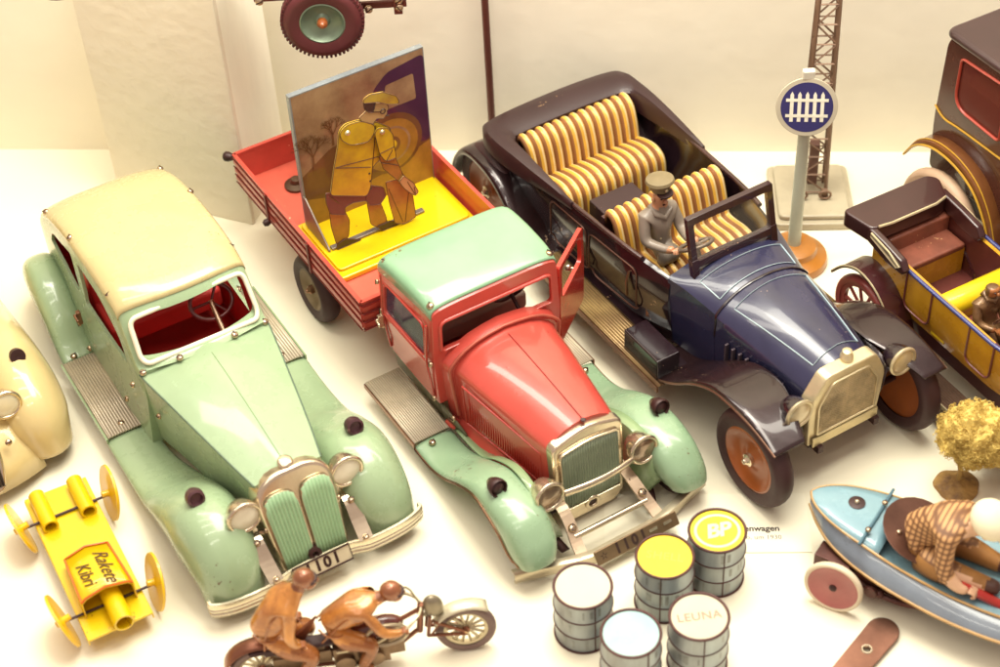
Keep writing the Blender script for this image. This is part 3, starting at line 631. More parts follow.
# frame, irons, bumper
g = MB()
for s_ in (-1,1): g.box((-12.5,s_*1.6,1.95),(25,.35,.5))
for a_ in (-18.6,): g.tube([(a_,-3.6,1.75),(a_,3.6,1.75)], .14, n=8)
g.tube([(.0,-3.6,1.2),(.0,3.6,1.2)], .12, n=8)
g.build('chassis', DARKM, tr, bevel=.04)
for s_ in (-1,1):
    P_ = cr([(-.6,1.75,2.0),(.5,1.75,1.95),(1.3,1.82,1.6),(2.0,1.95,1.15),(2.6,2.02,.85)],4)
    g = MB(); g.grid([[(p[0],s_*(p[1]-.27),p[2]),(p[0],s_*(p[1]+.27),p[2])] for p in P_]); ir = g.build('bumper_iron', mat('iron_tin', (196,172,146), .34, .6, var=.15, chips=.4), tr, smooth=0, solid=.12)
    screw(ir, (1.5,s_*1.84,1.52),(.45,0,1),.2)
    g = MB(); P2 = cr([(-.3,s_*2.6,1.5),(.4,s_*2.62,1.35),(1.2,s_*2.5,.9),(1.7,s_*2.3,.5)],4); g.grid([[(p[0],p[1]-.2,p[2]),(p[0],p[1]+.2,p[2])] for p in P2]); g.build('spring', DARKM, tr, smooth=40, solid=.12)
g = MB(); g.tube([(1.75,-1.9,1.2),(1.75,1.9,1.2)], .14, n=10); g.build('cross_rod', CHROME, tr, smooth=60)
BP = [(1.8,-5.05),(2.65,-2.3),(2.8,-1.6),(2.8,1.6),(2.65,2.3),(1.8,5.05)]
g = MB(); g.grid([[(a_,b_,.32),(a_+.1,b_,.36),(a_+.1,b_,.9),(a_-.22,b_,.98)] for a_, b_ in BP]); g.build('bumper', mat('bumper_worn', (214,200,172), .3, .6, var=.16, chips=.5, chipcol=(150,120,95)), tr, smooth=30, solid=.1)
g = MB(); g.box((3.02,.5,.8),(.12,4.3,.66), rot=Matrix.Rotation(R(-38),3,'Y')); po = g.build('number_plate', mat('plate_bronze', (146,120,90), .35, .7, var=.2), tr, bevel=.05)
f = MB(); f.T = Matrix.Translation((3.02,.5,.8)) @ Matrix.Rotation(R(-38),4,'Y') @ Matrix.Translation((.0,0,0)); text_mb(f, '1101', .66, lambda x,y:(.07,x-.35,y), space=1.35, bold=.028)
for k in range(5):
    t = 2*math.pi*k/5+.3; f.add([(.07,-1.75+.17*math.cos(t+d)*q,.17*math.sin(t+d)*q) for d,q in ((-.5,.4),(0,1.2),(.5,.4))],[(0,1,2)])
f.build('plate_number', mat('ink_brown',(56,34,28),.5), po, smooth=0)
f = MB(); f.T = Matrix.Translation((3.02,.5,.8)) @ Matrix.Rotation(R(-38),4,'Y'); f.box((.07,.85,.03),(.02,.42,.14)); f.box((.07,1.6,.03),(.02,.42,.14), m=0); f.build('plate_slot', CHROME, po, smooth=0)
# cargo bed
BED = mat('bed_red', (204,76,62), .32, coat=.4, var=.13, chips=.4, chipcol=(240,170,130), bump=.08, bscale=30)
BEDL = mat('bed_trim_line', (120,34,30), .4, var=.1)
A0, A1, W_, z0, z1 = -26.0, -12.35, 4.3, 3.75, 5.65
g = MB(); g.box(((A0+A1)/2,0,z0+.06),(A1-A0,2*W_,.14)); g.build('bed_floor', mat('bed_floor_red', (214,98,78), .4, coat=.3, var=.1, chips=.5, chipcol=(235,190,150), bump=.05), tr, bevel=.03)
def wall_panel(p0, p1, nm):
    g = MB(); P0_, P1_ = Vector(p0), Vector(p1); L_ = (P1_-P0_); u = L_.normalized(); nn = Vector((u.y,-u.x,0))
    rows = []
    prof = [(0,0)]
    for k in range(3):
        zc = .42+.5*k; prof += [(0,zc-.16),(.09,zc-.11),(.09,zc+.11),(0,zc+.16)]
    prof += [(0,z1-z0-.12),(.1,z1-z0-.1),(.1,z1-z0),(-.1,z1-z0),(-.1,z1-z0-.1),(-.07,z1-z0-.14),(-.07,0)]
    g.grid([[tuple(q+nn*d+Vector((0,0,z))) for d, z in prof] for q in (P0_, P1_)], cu=True, caps=True)
    o_ = g.build(nm, BED, tr, smooth=20)
    e = MB()
    for k in range(4): zc = .17+.5*k; e.tube([tuple(P0_+nn*.1+Vector((0,0,zc))), tuple(P1_+nn*.1+Vector((0,0,zc)))], .035, n=5)
    e.build('trim_line', BEDL, o_)
    return o_
wl = wall_panel((A0,-W_,z0),(A1,-W_,z0),'side_wall'); wr = wall_panel((A1,W_,z0),(A0,W_,z0),'side_wall')
wf = wall_panel((A1,-W_,z0),(A1,W_,z0),'front_wall'); wt = wall_panel((A0,W_,z0),(A0,-W_,z0),'tailboard')
for s_, w_ in ((-1,wl),(1,wr)):
    for a_ in (-22.2,-17.6):
        g = MB(); g.box((a_,s_*(W_+.13),z0+.9),(.22,.1,1.85)); g.build('stake', BEDL, w_, bevel=.02)
    g = MB(); g.lathe([(0,0),(.18,0),(.26,.2),(.26,.4),(.15,.5),(0,.5)], origin=(A0-.1,s_*(W_+.05),z1-.25), axis=(-.7,s_*.7,0), n=14); g.build('latch_knob', DARKM, w_, smooth=50)
    g = MB(); g.lathe([(0,0),(.16,0),(.2,.2),(.12,.35),(0,.35)], origin=(-22.2,s_*(W_+.1),z0+.1), axis=(0,s_,-.2), n=14); g.build('latch_knob', DARKM, w_, smooth=50)
# ================================================================== tin picture panel with jointed man, standing on the lorry bed
Y_ = (236,204,20)
pn = thing('workman_toy', 'tin picture panel with a jointed workman, standing on the bed of the red lorry', 'tin toy', (3.478,52.1227,3.87), -60.634)
YEL = mat('yellow_tin', (226,190,8), .3, coat=.5, var=.06, chips=.25, chipcol=(170,120,20))
YELD = mat('worn_yellow_tin', (206,168,36), .32, coat=.5, var=.16, chips=.5, chipcol=(110,72,36), bump=.05)
BRN = mat('print_brown', (112,72,46), .35, coat=.4, var=.18)
OCH = mat('print_ochre', (168,122,52), .32, coat=.4, var=.2, nscale=60)
PUR = mat('print_purple', (72,36,66), .3, coat=.5, var=.12)
SKY = mat('print_sky', (160,130,98), .3, coat=.5, var=.12, col2=(118,84,64))
g = MB(); g.prism(rpoly([(-20.7,-3.75),(-15.8,-3.75),(-15.8,4.1),(-20.7,4.1)], .3, 3), lambda x,y,t:(x,y,t), 0, .34)
bs = g.build('base', YEL, pn, bevel=.1, seg=3)
g = MB(); g.prism(rpoly([(-20.5,-3.5),(-16.25,-3.5),(-16.25,3.9),(-20.5,3.9)], .25, 3), lambda x,y,t:(x,y,t), .33, .5); g.build('raised_tray', YEL, bs, bevel=.08, seg=3)
BW0, BW1, BZ0, BZ1 = -3.25, 3.98, .1, 8.35
def bd(x, y, t=0): return (-20.0+t, x, y)      # board face looks towards +a
g = MB(); g.prism([(BW0,BZ0),(BW1,BZ0),(BW1,BZ1),(BW0,BZ1)], bd, -.32, 0); board = g.build('picture_panel', mat('panel_edge_tin', (150,156,160), .35, .4, var=.15, chips=.5, chipcol=(225,225,215)), pn)
pic = MB(); lay = [0]
def layer(pts, m):
    lay[0] += 1; t = .004+.0035*lay[0]; pic.add([bd(x, y, t) for x, y in pts], [tuple(range(len(pts)))], m)
layer([(BW0+.08,BZ0),(BW1-.05,BZ0),(BW1-.05,BZ1-.06),(BW0+.08,BZ1-.06)], 0)                          # sky
layer([(BW0+.08,BZ0),(BW1-.05,BZ0),(BW1-.05,4.2),(1.5,4.5),(-.2,4.9),(-1.6,4.6),(BW0+.08,3.6)], 1)     # brown hill
layer([(BW0+.08,BZ0),(BW1-.05,BZ0),(BW1-.05,2.9),(1.0,1.9),(-1.2,1.6),(BW0+.08,2.2)], 2)              # ochre ground
layer(rpoly([(BW1-.05,2.9),(BW1-.05,8.0),(1.9,7.7),(1.1,7.0),(.6,5.6),(.5,3.6),(1.4,3.1)], .3, 4), 3)   # purple car
layer(rpoly([(1.55,5.6),(3.35,5.6),(3.3,7.1),(1.75,7.0)], .12, 3), 0)
def disc(cx, cy, r, m, n=30): layer([(cx+r*math.cos(2*math.pi*i/n), cy+r*math.sin(2*math.pi*i/n)) for i in range(n)], m)
disc(1.75,3.55,1.75,1); disc(1.75,3.45,1.5,2); disc(1.75,3.45,1.08,0); disc(1.75,3.45,.95,2); disc(1.75,3.45,.5,1); disc(1.75,3.45,.3,4)
def branch(x, y, an, l, w):
    x2, y2 = x+l*math.cos(an), y+l*math.sin(an); nx, ny = -math.sin(an)*w, math.cos(an)*w
    pic.add([bd(px, py, .05) for px, py in ((x-nx,y-ny),(x2-nx*.6,y2-ny*.6),(x2+nx*.6,y2+ny*.6),(x+nx,y+ny))], [(0,1,2,3)], 1)
    if l > .16:
        for d in (-.55,.05,.5): branch(x2, y2, an+d+random.uniform(-.15,.15), l*random.uniform(.6,.75), w*.62)
branch(-2.5,3.8,1.55,.75,.07); branch(-1.35,4.8,1.5,.6,.06)
pic.build('picture', [SKY, BRN, OCH, PUR, YELD], board, smooth=0)
# jointed flat man bending forward in front of the panel
def fg(x, y, t=0): return (-17.75+t, x, y)
DK = mat('print_dark', (58,34,30), .35, coat=.3); DBR = mat('print_line', (86,52,34), .35, coat=.3)
JAC = mat('jacket_yellow', (200,166,34), .3, coat=.5, var=.2, col2=(150,112,44), nscale=50, bump=.05)
TRS = mat('print_trousers', (104,64,58), .35, coat=.4, var=.2); SKN = mat('print_skin', (182,146,96), .35, coat=.4, var=.12)
SHAPES = {'cap': [(-0.73,8.54),(-0.64,8.78),(-0.34,8.89),(0.32,8.76),(0.99,8.28),(1.12,7.91),(1.04,7.77),(0.50,7.99),(0.04,8.31)],
'hair': [(-0.69,8.55),(-0.06,8.31),(-0.13,8.00),(-0.26,7.79),(-0.48,7.91),(-0.66,8.13)],
'head': [(-0.20,8.28),(0.56,7.92),(0.61,7.63),(0.50,7.56),(0.48,7.36),(0.28,7.20),(-0.06,7.35),(-0.29,7.12),(-0.78,7.37),(-0.96,7.75),(-0.56,7.96)],
'body': [(-2.04,7.39),(-1.71,7.68),(-0.93,7.61),(-0.09,7.12),(0.60,6.52),(0.60,5.73),(0.14,5.08),(-0.55,4.67),(-0.76,3.56),(-1.01,3.10),(-2.90,4.01),(-2.52,5.48),(-2.17,6.65)],
'shoulder': [(-2.04,7.39),(-1.66,7.66),(-0.94,7.59),(-0.23,7.09),(-0.26,6.67),(-0.62,6.26),(-1.56,6.45),(-2.02,6.95)],
'arm': [(-0.33,6.70),(-0.11,6.91),(0.37,6.71),(0.62,6.21),(0.62,5.50),(0.67,4.81),(0.08,4.84),(-0.19,5.41)],
'forearm': [(-0.21,5.24),(0.63,4.87),(0.95,3.64),(1.38,2.89),(1.20,2.70),(0.67,3.35),(-0.05,4.41)],
'hand': [(0.95,3.60),(1.43,2.96),(1.65,2.31),(1.48,2.15),(1.25,2.35),(0.91,2.83),(0.67,3.35)],
'trousers': [(-3.08,4.17),(-0.99,3.28),(-0.75,3.58),(-0.05,3.17),(0.04,2.62),(-0.32,2.23),(-0.88,2.42),(-1.05,2.80),(-1.76,2.99),(-2.22,2.92),(-2.20,2.45),(-3.00,2.87),(-3.13,3.62)],
'legL': [(-2.99,2.96),(-2.18,2.58),(-2.01,1.94),(-2.15,1.06),(-2.50,0.63),(-2.85,0.80),(-3.00,1.93)],
'shoeL': [(-2.84,0.84),(-2.41,0.99),(-1.55,0.53),(-1.65,0.21),(-2.46,0.22),(-2.89,0.46)],
'legR': [(-0.97,2.55),(-0.27,2.30),(-0.06,1.30),(-0.01,0.75),(-0.51,0.75),(-0.91,1.18)],
'shoeR': [(-0.60,0.92),(0.10,0.94),(0.83,0.55),(0.65,0.32),(-0.34,0.38)],
'sack': [(0.04,3.50),(0.65,3.38),(1.29,2.75),(1.41,2.23),(1.48,0.66),(0.81,0.41),(0.30,0.80),(0.13,2.11)],
}
man = bpy.data.objects.new('jointed_man', None); C.objects.link(man); man.parent = pn
def plate(nm, key, m, t0, r=.12, th=.07, lines=(), parent=man, pts=None):
    g = MB(); pp = pts or [(x, max(y, .52)) for x, y in SHAPES[key]]; g.prism(rpoly(pp, r, 3), fg, t0, t0+th)
    for ln in lines: g.tube([fg(x, y, t0+th) for x, y in ln], .024, n=5, m=1)
    o = [fg(x, y, t0+th) for x, y in rpoly(pp, r, 3)]; g.tube(o, .02, n=4, closed=True, m=1)
    return g.build(nm, [m, DBR], parent, smooth=30)
def mid(key, *ab):      # points between outline corners, for printed lines
    S_ = SHAPES[key]; return [((S_[a][0]*(1-t)+S_[b][0]*t), (S_[a][1]*(1-t)+S_[b][1]*t)) for a, b, t in ab]
plate('leg', 'legL', OCH, .0); plate('leg', 'legR', OCH, .0); plate('shoe', 'shoeL', DK, .05, .08); plate('shoe', 'shoeR', DK, .05, .08)
plate('trousers', 'trousers', TRS, .1, lines=[mid('trousers',(1,7,.1),(1,7,.6),(1,7,.9)), mid('trousers',(0,9,.2),(0,9,.7))])
plate('body', 'body', JAC, .18, .2, lines=[mid('body',(11,6,.02),(11,6,.5),(11,6,.98)), mid('body',(11,7,.04),(11,7,.5),(11,7,.95)), mid('body',(3,8,.05),(3,8,.4),(3,8,.9))])
plate('sack', 'sack', OCH, .2, .12, lines=[mid('sack',(0,5,.15),(0,5,.9)), mid('sack',(2,5,.1),(2,5,.9))])
plate('shoulder', 'shoulder', JAC, .28, .2)
plate('forearm', 'forearm', OCH, .3, .08, lines=[mid('forearm',(0,6,.5),(1,2,.5))])
plate('arm', 'arm', JAC, .38, .15, lines=[mid('arm',(7,4,.02),(7,4,.98)), mid('arm',(6,5,.05),(6,4,.8))])
plate('hand', 'hand', SKN, .4, .06, lines=[mid('hand',(0,3,.3),(0,3,.9)), mid('hand',(1,3,.3),(1,3,.9))])
hd = plate('head', 'head', SKN, .24, .06)
plate('hair', 'hair', DK, .33, .06, parent=hd, th=.03); plate('cap', 'cap', JAC, .36, .1, parent=hd)
hx_, hy_ = SHAPES['head'][2]; 
g = MB(); g.tube([fg(hx_-.33+.13*math.cos(t), hy_-.0+.12*math.sin(t), .345) for t in [2*math.pi*i/14 for i in range(14)]], .025, n=5, closed=True); g.tube([fg(hx_-.46,hy_+.02,.345), fg(hx_-.9,hy_+.2,.345)], .022, n=5); g.build('glasses', DK, hd)
g = MB(); g.tube([fg(hx_-.02,hy_-.38,.33), fg(hx_-.22,hy_-.3,.33)], .025, n=5); g.build('mouth', DK, hd)
b0_ = SHAPES['shoulder'][0]; a0_ = SHAPES['arm'][0]
for x, y, r_ in ((b0_[0]+.35, b0_[1]-.1, .14), (a0_[0]+.4, a0_[1]-.1, .14)):
    g = MB(); g.lathe([(0,0),(r_,0),(r_*.7,.08),(0,.1)], origin=fg(x,y,.44), axis=(1,0,0), n=12); g.build('rivet', BRASS, man, smooth=50)
bx_, by_ = SHAPES['body'][7]
for k in range(3):
    g = MB(); g.lathe([(0,0),(.06,0),(0,.05)], origin=fg(bx_-.2,by_-.3-.45*k,.26), axis=(1,0,0), n=8); g.build('button', DK, man)
g = MB(); g.box((-17.85,-.5,.58),(.3,5.2,.14)); g.prism([(-2.3,0),(.35,0),(.35,.18),(-2.0,2.6),(-2.3,2.6)], lambda x,y,t:(-18.0+x*.9, t, .5+y*.75), -3.3, -3.2); g.build('foot_bracket', mat('grey_tin',(150,138,128),.35,.6,var=.15), pn, bevel=.03)
g = MB(); g.lathe([(0,0),(.75,0),(.78,.2),(.75,2.2),(.6,2.45),(0,2.5)], origin=(-23.4,-.9,-.0), axis=(0,0,1), n=24); g.box((-22.2,-.9,1.2),(3.6,.5,.9)); mo = g.build('clockwork_drive', mat('motor_dark', (84,50,46), .35, .4, var=.2), pn, smooth=50, bevel=.06)
g = MB(); g.lathe([(0,0),(.62,0),(.62,.16),(.3,.24),(.26,.5),(0,.52)], origin=(-23.9,-2.0,.02), axis=(0,0,1), n=20); g.box((-23.7,-1.6,.1),(.6,1.2,.16)); g.build('foot', mat('motor_foot', (96,74,56), .4, .5, var=.2), mo, smooth=40, bevel=.03)
# ================================================================== navy touring car
bl = thing('toy_touring_car', 'dark navy open tin touring car with striped seats, folded hood and brass radiator', 'toy car', (7.949,66.999,0), -60.663, 'large tinplate toy cars')
def tsec(a, z, w, wb, zb=1.9, lip=0):
    return [(a,-wb,zb),(a,-wb-.1,zb+.9),(a,-w-.1,z-1.6),(a,-w-.06,z-.5),(a,-w+.04,z-.1),(a,-w+.2,z),(a,w-.2,z),(a,w-.04,z-.1),(a,w+.06,z-.5),(a,w+.1,z-1.6),(a,wb+.1,zb+.9),(a,wb,zb)]
tk = cr([(-9.0,6.0,3.3,2.6),(-8.7,6.15,3.75,3.1),(-8.0,6.2,3.95,3.4),(-6,6.15,3.98,3.5),(-4,6.1,3.95,3.5),(-2,6.05,3.9,3.5),(0,6.1,3.8,3.45),(2.5,6.15,3.65,3.35),(4.3,6.1,3.4,3.1),(5.6,5.95,3.15,2.9)],3)
base = MB(); base.grid([tsec(*k) for k in tk], cu=True, caps=True, m=0)
inn = MB(); inn.grid([[(max(-8.6, k[0]+.0), p[1]*((k[2]-.22)/k[2]), (p[2]+.45 if p[2] < 4 else p[2]+(.8 if p[2] > k[1]-.3 else 0))) for p in tsec(*k)] for k in tk if -8.75 < k[0] < 5.35], cu=True, caps=True, m=1)
BODYIN = mat('tub_lining', (72,42,42), .35, coat=.4, var=.12, chips=.2)
tub = boolean(base, [inn], [BLACKL, BODYIN], 'body', bl, smooth=32)
# cowl and scuttle
def csec(a, zc, zs, w, wb, zb=2.0, n=14):
    pts = [(a,-wb,zb),(a,-w-.03,zs-1.2),(a,-w,zs-.4)]
    for k in range(n+1):
        x = -math.cos(math.pi*k/n); pts.append((a,x*w,zs+(zc-zs)*(1-abs(x)**2.3)**.85))
    return pts+[(a,w,zs-.4),(a,w+.03,zs-1.2),(a,wb,zb)]
ck_ = cr([(5.45,6.55,6.02,3.17,2.92),(6.4,6.75,5.95,2.95,2.75),(7.6,6.78,5.75,2.72,2.6),(8.35,6.72,5.6,2.58,2.5)],4)
g = loft_rows([csec(*k) for k in ck_], cu=True, caps=True); cowl = g.build('cowl', NAVY, bl, smooth=32)
rim = [(p[0],-k[2]+.06,k[1]+.03) for k in tk for p in [tsec(*k)[5]] if k[0] > -3.2 and k[0] < 4.3]
for s_ in (-1,1):
  rm = MB(); rm.tube([(x,s_*abs(y),z) for x,y,z in rim], .13, n=8)
  rm.build('rim_roll', mat('rim_worn', (70,42,40), .25, coat=.5, var=.2, chips=.7, chipcol=(190,160,120)), tub, smooth=60)
hk_ = cr([(8.42,6.72,5.55,2.62,2.5),(9.5,6.68,5.5,2.54,2.4),(11.5,6.5,5.3,2.3,2.15),(13.2,6.28,5.05,2.06,1.9),(14.0,6.15,4.95,1.95,1.8)],4)
g = loft_rows([csec(*k) for k in hk_], cu=True, caps=True); hood = g.build('hood', NAVY, bl, smooth=32)
def surf(keys, a, u):     # point on top of cowl or hood, u in -1..1
    for k0, k1 in zip(keys, keys[1:]):
        if k0[0] <= a <= k1[0]:
            t = (a-k0[0])/(k1[0]-k0[0]); k = [x+(y-x)*t for x, y in zip(k0, k1)]; break
    else: k = keys[-1] if a > keys[-1][0] else keys[0]
    return (a, u*k[3], k[2]+(k[1]-k[2])*(1-abs(u)**2.3)**.85+.03)
def pin(keys, pts, parent, r=.03):
    path = []
    for (a0,u0),(a1,u1) in zip(pts, pts[1:]+pts[:1]):
        for i in range(10): path.append(surf(keys, a0+(a1-a0)*i/10, u0+(u1-u0)*i/10))
    g = MB(); g.tube(path, r, n=6, closed=True, flat=.5); g.build('pinstripe', LIGHTB, parent)
pin(hk_, [(8.95,-.78),(13.55,-.62),(13.4,.1),(13.45,.66),(8.95,.80),(8.85,0)], hood)
pin(ck_, [(6.75,-.8),(8.05,-.82),(8.0,0),(8.05,.82),(6.75,.8),(6.75,0)], cowl)
g = MB(); g.tube([(8.4,p[1],p[2]+.02) for p in csec(8.38,6.72,5.6,2.6,2.5)[1:-1]], .07, n=6); g.build('hood_seam', BLACKL, hood, smooth=60)
for s_ in (-1,1):
    g = MB()
    for i in range(9):
        a_ = 9.4+i*.42; w_ = 2.66-(a_-9)*.13
        g.box((a_, s_*(w_+.1), 3.9), (.12,.2,1.6))
    g.build('louvres', mat('louvre_grey', (84,72,80), .3, .3, coat=.5), hood, bevel=.03)
# side lines and door mouldings
for s_ in (-1,1):
    g = MB()
    for a0,a1 in ((-3.2,-.2),(.0,3.6)):
        def bw_(a, z):
            for k0,k1 in zip(tk,tk[1:]):
                if k0[0] <= a <= k1[0]: w = k0[2]+(k1[2]-k0[2])*(a-k0[0])/(k1[0]-k0[0]); break
            return s_*(w+.11-(.18 if z < 3.2 else 0))
        pts_ = rpoly([(a0,2.7),(a1,2.7),(a1,5.4),(a0,5.4)], .5, 4)
        g.tube([(x, bw_(x,z), z) for x, z in pts_], .045, n=6, closed=True)
    g.build('door_moulding', mat('moulding_worn', (110,74,60), .3, .5, var=.2, chips=.5), tub, smooth=60)
    g = MB(); g.tube([(3.1,s_*3.7,5.0),(3.1,s_*3.85,4.4),(3.1,s_*3.8,3.6)], .07, n=6); g.build('door_handle', BRONZE, tub)
# folded hood round the back
hp = []
outer = cr([(-1.4,-4.02),(-3.0,-4.2),(-5.0,-4.5),(-7.4,-4.72),(-8.75,-4.5),(-9.3,-3.6),(-9.5,0),(-9.3,3.3),(-8.7,4.15),(-7.4,4.3),(-5.0,4.25),(-3.0,4.15),(-1.4,4.02)],5)
inner = cr([(-1.4,-3.8),(-3.0,-3.75),(-5.0,-3.7),(-6.7,-3.65),(-7.2,-3.5),(-7.4,-3.0),(-7.5,0),(-7.4,2.7),(-7.1,3.3),(-6.6,3.5),(-5.0,3.65),(-3.0,3.7),(-1.4,3.8)],5)
rows = []
for i, ((ao,bo),(ai,bi)) in enumerate(zip(outer, inner)):
    t = i/(len(outer)-1); e_ = min(t, 1-t); lift = min(1, e_*5); zt_ = 6.3+.35*lift; zb_ = 5.9-.45*lift
    rows.append([(ao+(ai-ao)*.0,bo,zb_+.15),(ao,bo,zt_-.3),(ao+(ai-ao)*.12,bo+(bi-bo)*.12,zt_-.06),(ao+(ai-ao)*.4,bo+(bi-bo)*.4,zt_),(ao+(ai-ao)*.85,bo+(bi-bo)*.85,zt_-.05),(ai,bi,zt_-.25),(ai,bi,zb_),(ao+(ai-ao)*.3,bo+(bi-bo)*.3,zb_-.05)])
g = loft_rows(rows, cu=True, caps=True); g.build('folded_hood', HOODCL, bl, smooth=45)
# pleated seats
SA = mat('seat_amber', (218,168,66), .4, coat=.3, var=.12); SB = mat('seat_cream_highlight', (226,200,146), .45, coat=.2, var=.12); SCM = mat('seat_brown_shade', (150,100,62), .45, coat=.2, var=.12)  # cream ridges and brown valleys also put highlight and shade into the stripes
def seat(nm, prof, b0, b1, nfl, amp=.26):
    rows = []; n = nfl*8; P_ = cr(prof, 4)
    nrm = []
    for i in range(len(P_)):
        q0,q1 = P_[max(i-1,0)],P_[min(i+1,len(P_)-1)]; t = Vector((q1[0]-q0[0],q1[1]-q0[1])).normalized(); nrm.append((-t.y,t.x))
    for i in range(n+1):
        b_ = b0+(b1-b0)*i/n; d = amp*abs(math.sin(math.pi*i/8))**.7
        rows.append([(p[0]-nr[0]*-d, b_, p[1]+nr[1]*d) for p, nr in zip(P_, nrm)])
    g = MB(); order = [2,2,0,0,1,1,0,0]
    g.grid(rows, mfun=lambda i, j: order[i % 8]); return g.build(nm, [SA,SB,SCM], bl, smooth=60, solid=.12)
rs = seat('rear_seat', [(-7.45,5.5),(-7.3,6.1),(-7.0,6.25),(-6.55,5.95),(-6.25,5.2),(-6.1,4.5),(-6.0,4.05),(-5.6,4.35),(-4.5,4.65),(-3.85,4.45),(-3.65,3.8),(-3.6,2.6)], -3.35, 3.3, 13)
fs_ = seat('front_seat', [(.35,5.2),(.5,6.3),(.75,6.55),(1.15,6.3),(1.5,5.4),(1.75,4.55),(2.3,4.4),(3.3,4.5),(3.85,4.3),(3.95,3.6),(3.95,2.6)], -3.3, 3.2, 13)
for bx_, bw2, bz_ in ((.35,6.6,4.3),(-7.6,6.9,3.8)):
  g = MB(); g.box((bx_,-.05,bz_),(.25,bw2,4.0)); g.build('seat_board', BODYIN, bl, bevel=.04)
g = MB(); g.box((-1.7,-.9,3.6),(1.7,2.6,2.6)); g.build('floor_console', HOODCL, bl, bevel=.08)
# windscreen
WT = Vector((-.75,0,3.25)).normalized()
def wsf(x, y, t=0): return (6.35+WT.x*y+t, x, 6.0+WT.z*y)
out = rrect(-2.4,2.4,.75,3.35,.08,2); inr = rrect(-2.08,2.08,1.1,3.0,.1,2)
g = MB(); n_ = len(out)
g.grid([[wsf(x,y,-.14) for x,y in out],[wsf(x,y,.14) for x,y in out],[wsf(x,y,.14) for x,y in inr],[wsf(x,y,-.14) for x,y in inr]], cu=True, cv=True)
for s_ in (-1,1): g.prism(rpoly([(s_*2.05,.0),(s_*2.42,-.1),(s_*2.42,1.2),(s_*2.05,1.2)],.03,1), wsf, -.17,.17)
g.box(wsf(0,.42),(.14,4.5,.22)); wf = g.build('windscreen', mat('screen_frame', (54,30,34), .22, coat=.6, var=.15, chips=.4, chipcol=(170,130,100)), bl, bevel=.03)
g = MB(); g.prism(inr, wsf, -.02, .02); g.build('pane', glass('screen_glass', (214,204,178), .05), wf, smooth=0)
st = MB(); sc_ = Vector((4.7,-1.05,6.5)); ax = Vector((-.55,0,.83)); ux_ = Vector((.83,0,.55)); uy_ = Vector((0,1,0))
st.tube([sc_+ux_*.85*math.cos(t)+uy_*.78*math.sin(t) for t in [2*math.pi*i/24 for i in range(24)]], .1, n=8, closed=True)
for t in (0,1.57,3.14,4.71): st.tube([sc_, sc_+ux_*.75*math.cos(t)+uy_*.75*math.sin(t)], .07, n=6)
st.tube([sc_+ax*.1, sc_-ax*1.6], .12, n=8); st.build('steering_wheel', mat('wheel_bakelite', (128,112,98), .35, .3, var=.15), bl, smooth=60)
# radiator
hx = rpoly([(-2.12,2.2),(1.82,2.2),(2.0,4.8),(1.3,6.2),(-1.45,6.2),(-2.28,4.8)], [.1,.1,.35,.3,.3,.35], 4)
g = MB(); g.prism(hx, lambda x,y,t:(14.6+t+(y-4)*.02,x,y), -.62, .1); sh = g.build('radiator_shell', BRASS, bl, smooth=40, bevel=.16, seg=4)
hi_ = rpoly([(-1.72,2.85),(1.5,2.85),(1.54,4.6),(.9,5.68),(-1.1,5.68),(-1.78,4.6)], [.08]*2+[.2]*4, 3)
g = MB(); rows = []
nx, nz = 60, 60
def hw(z): return 1.57 if z < 4.6 else 1.58-(z-4.6)*.6
for j in range(nz+1):
    z = 2.85+(5.66-2.85)*j/nz; w_ = hw(z); rows.append([(14.74+.05*math.sin(math.pi*i/1.5)*math.sin(math.pi*j/1.5), -.11-w_+2*w_*i/nx, z) for i in range(nx+1)])
g.grid(rows); gr = g.build('grille', mat('honeycomb_brass', (220,200,156), .4, .5, var=.25, nscale=120, bump=.4, bscale=420), sh, smooth=10, solid=.04)
e = MB(); e.tube([(14.74,x,y) for x,y in hi_], .075, n=6, closed=True); e.build('surround', BRASS, gr, smooth=60)
g = MB(); g.box((14.78,-.12,2.45),(.12,3.7,.52)); pl = g.build('front_plate', mat('plate_pale_brass',(226,208,160),.35,.6,var=.2,chips=.8,chipcol=(130,100,70),bump=.2,bscale=300), sh, bevel=.03)
g = MB(); g.lathe([(0,-.1),(.3,-.1),(.3,.1),(.24,.16),(.22,.36),(.12,.42),(0,.42)], origin=(14.25,0,6.3), n=18); g.build('radiator_cap', BRASS, sh, smooth=50)
# wings
BF = [(5.9,1.95,2.5,5.0,.06,.06),(7.2,2.1,2.5,5.0,.06,.1),(8.5,2.9,2.5,5.0,.08,.14),(9.9,4.1,2.5,5.0,.12,.2),(11.4,4.95,2.45,5.0,.15,.28),(13.0,5.15,2.45,5.02,.15,.3),(14.5,4.95,2.9,5.02,.12,.22),(15.9,4.45,3.4,5.02,.06,.1)]
BR_ = [(-11.6,1.9,2.9,5.1,.1,.2),(-11.2,3.4,2.9,5.1,.12,.3),(-10.2,4.6,2.9,5.1,.15,.35),(-8.8,5.0,2.9,5.1,.15,.4),(-7.0,4.7,2.9,5.1,.15,.4),(-5.4,3.5,2.9,5.1,.12,.3),(-4.2,2.3,2.9,5.1,.08,.1),(-3.0,1.95,2.9,5.1,.06,.06)]
WING = mat('wing_black', (52,34,35), .24, .25, coat=.5, var=.2, chips=.55, chipcol=(165,140,115), bump=.12, bscale=60)
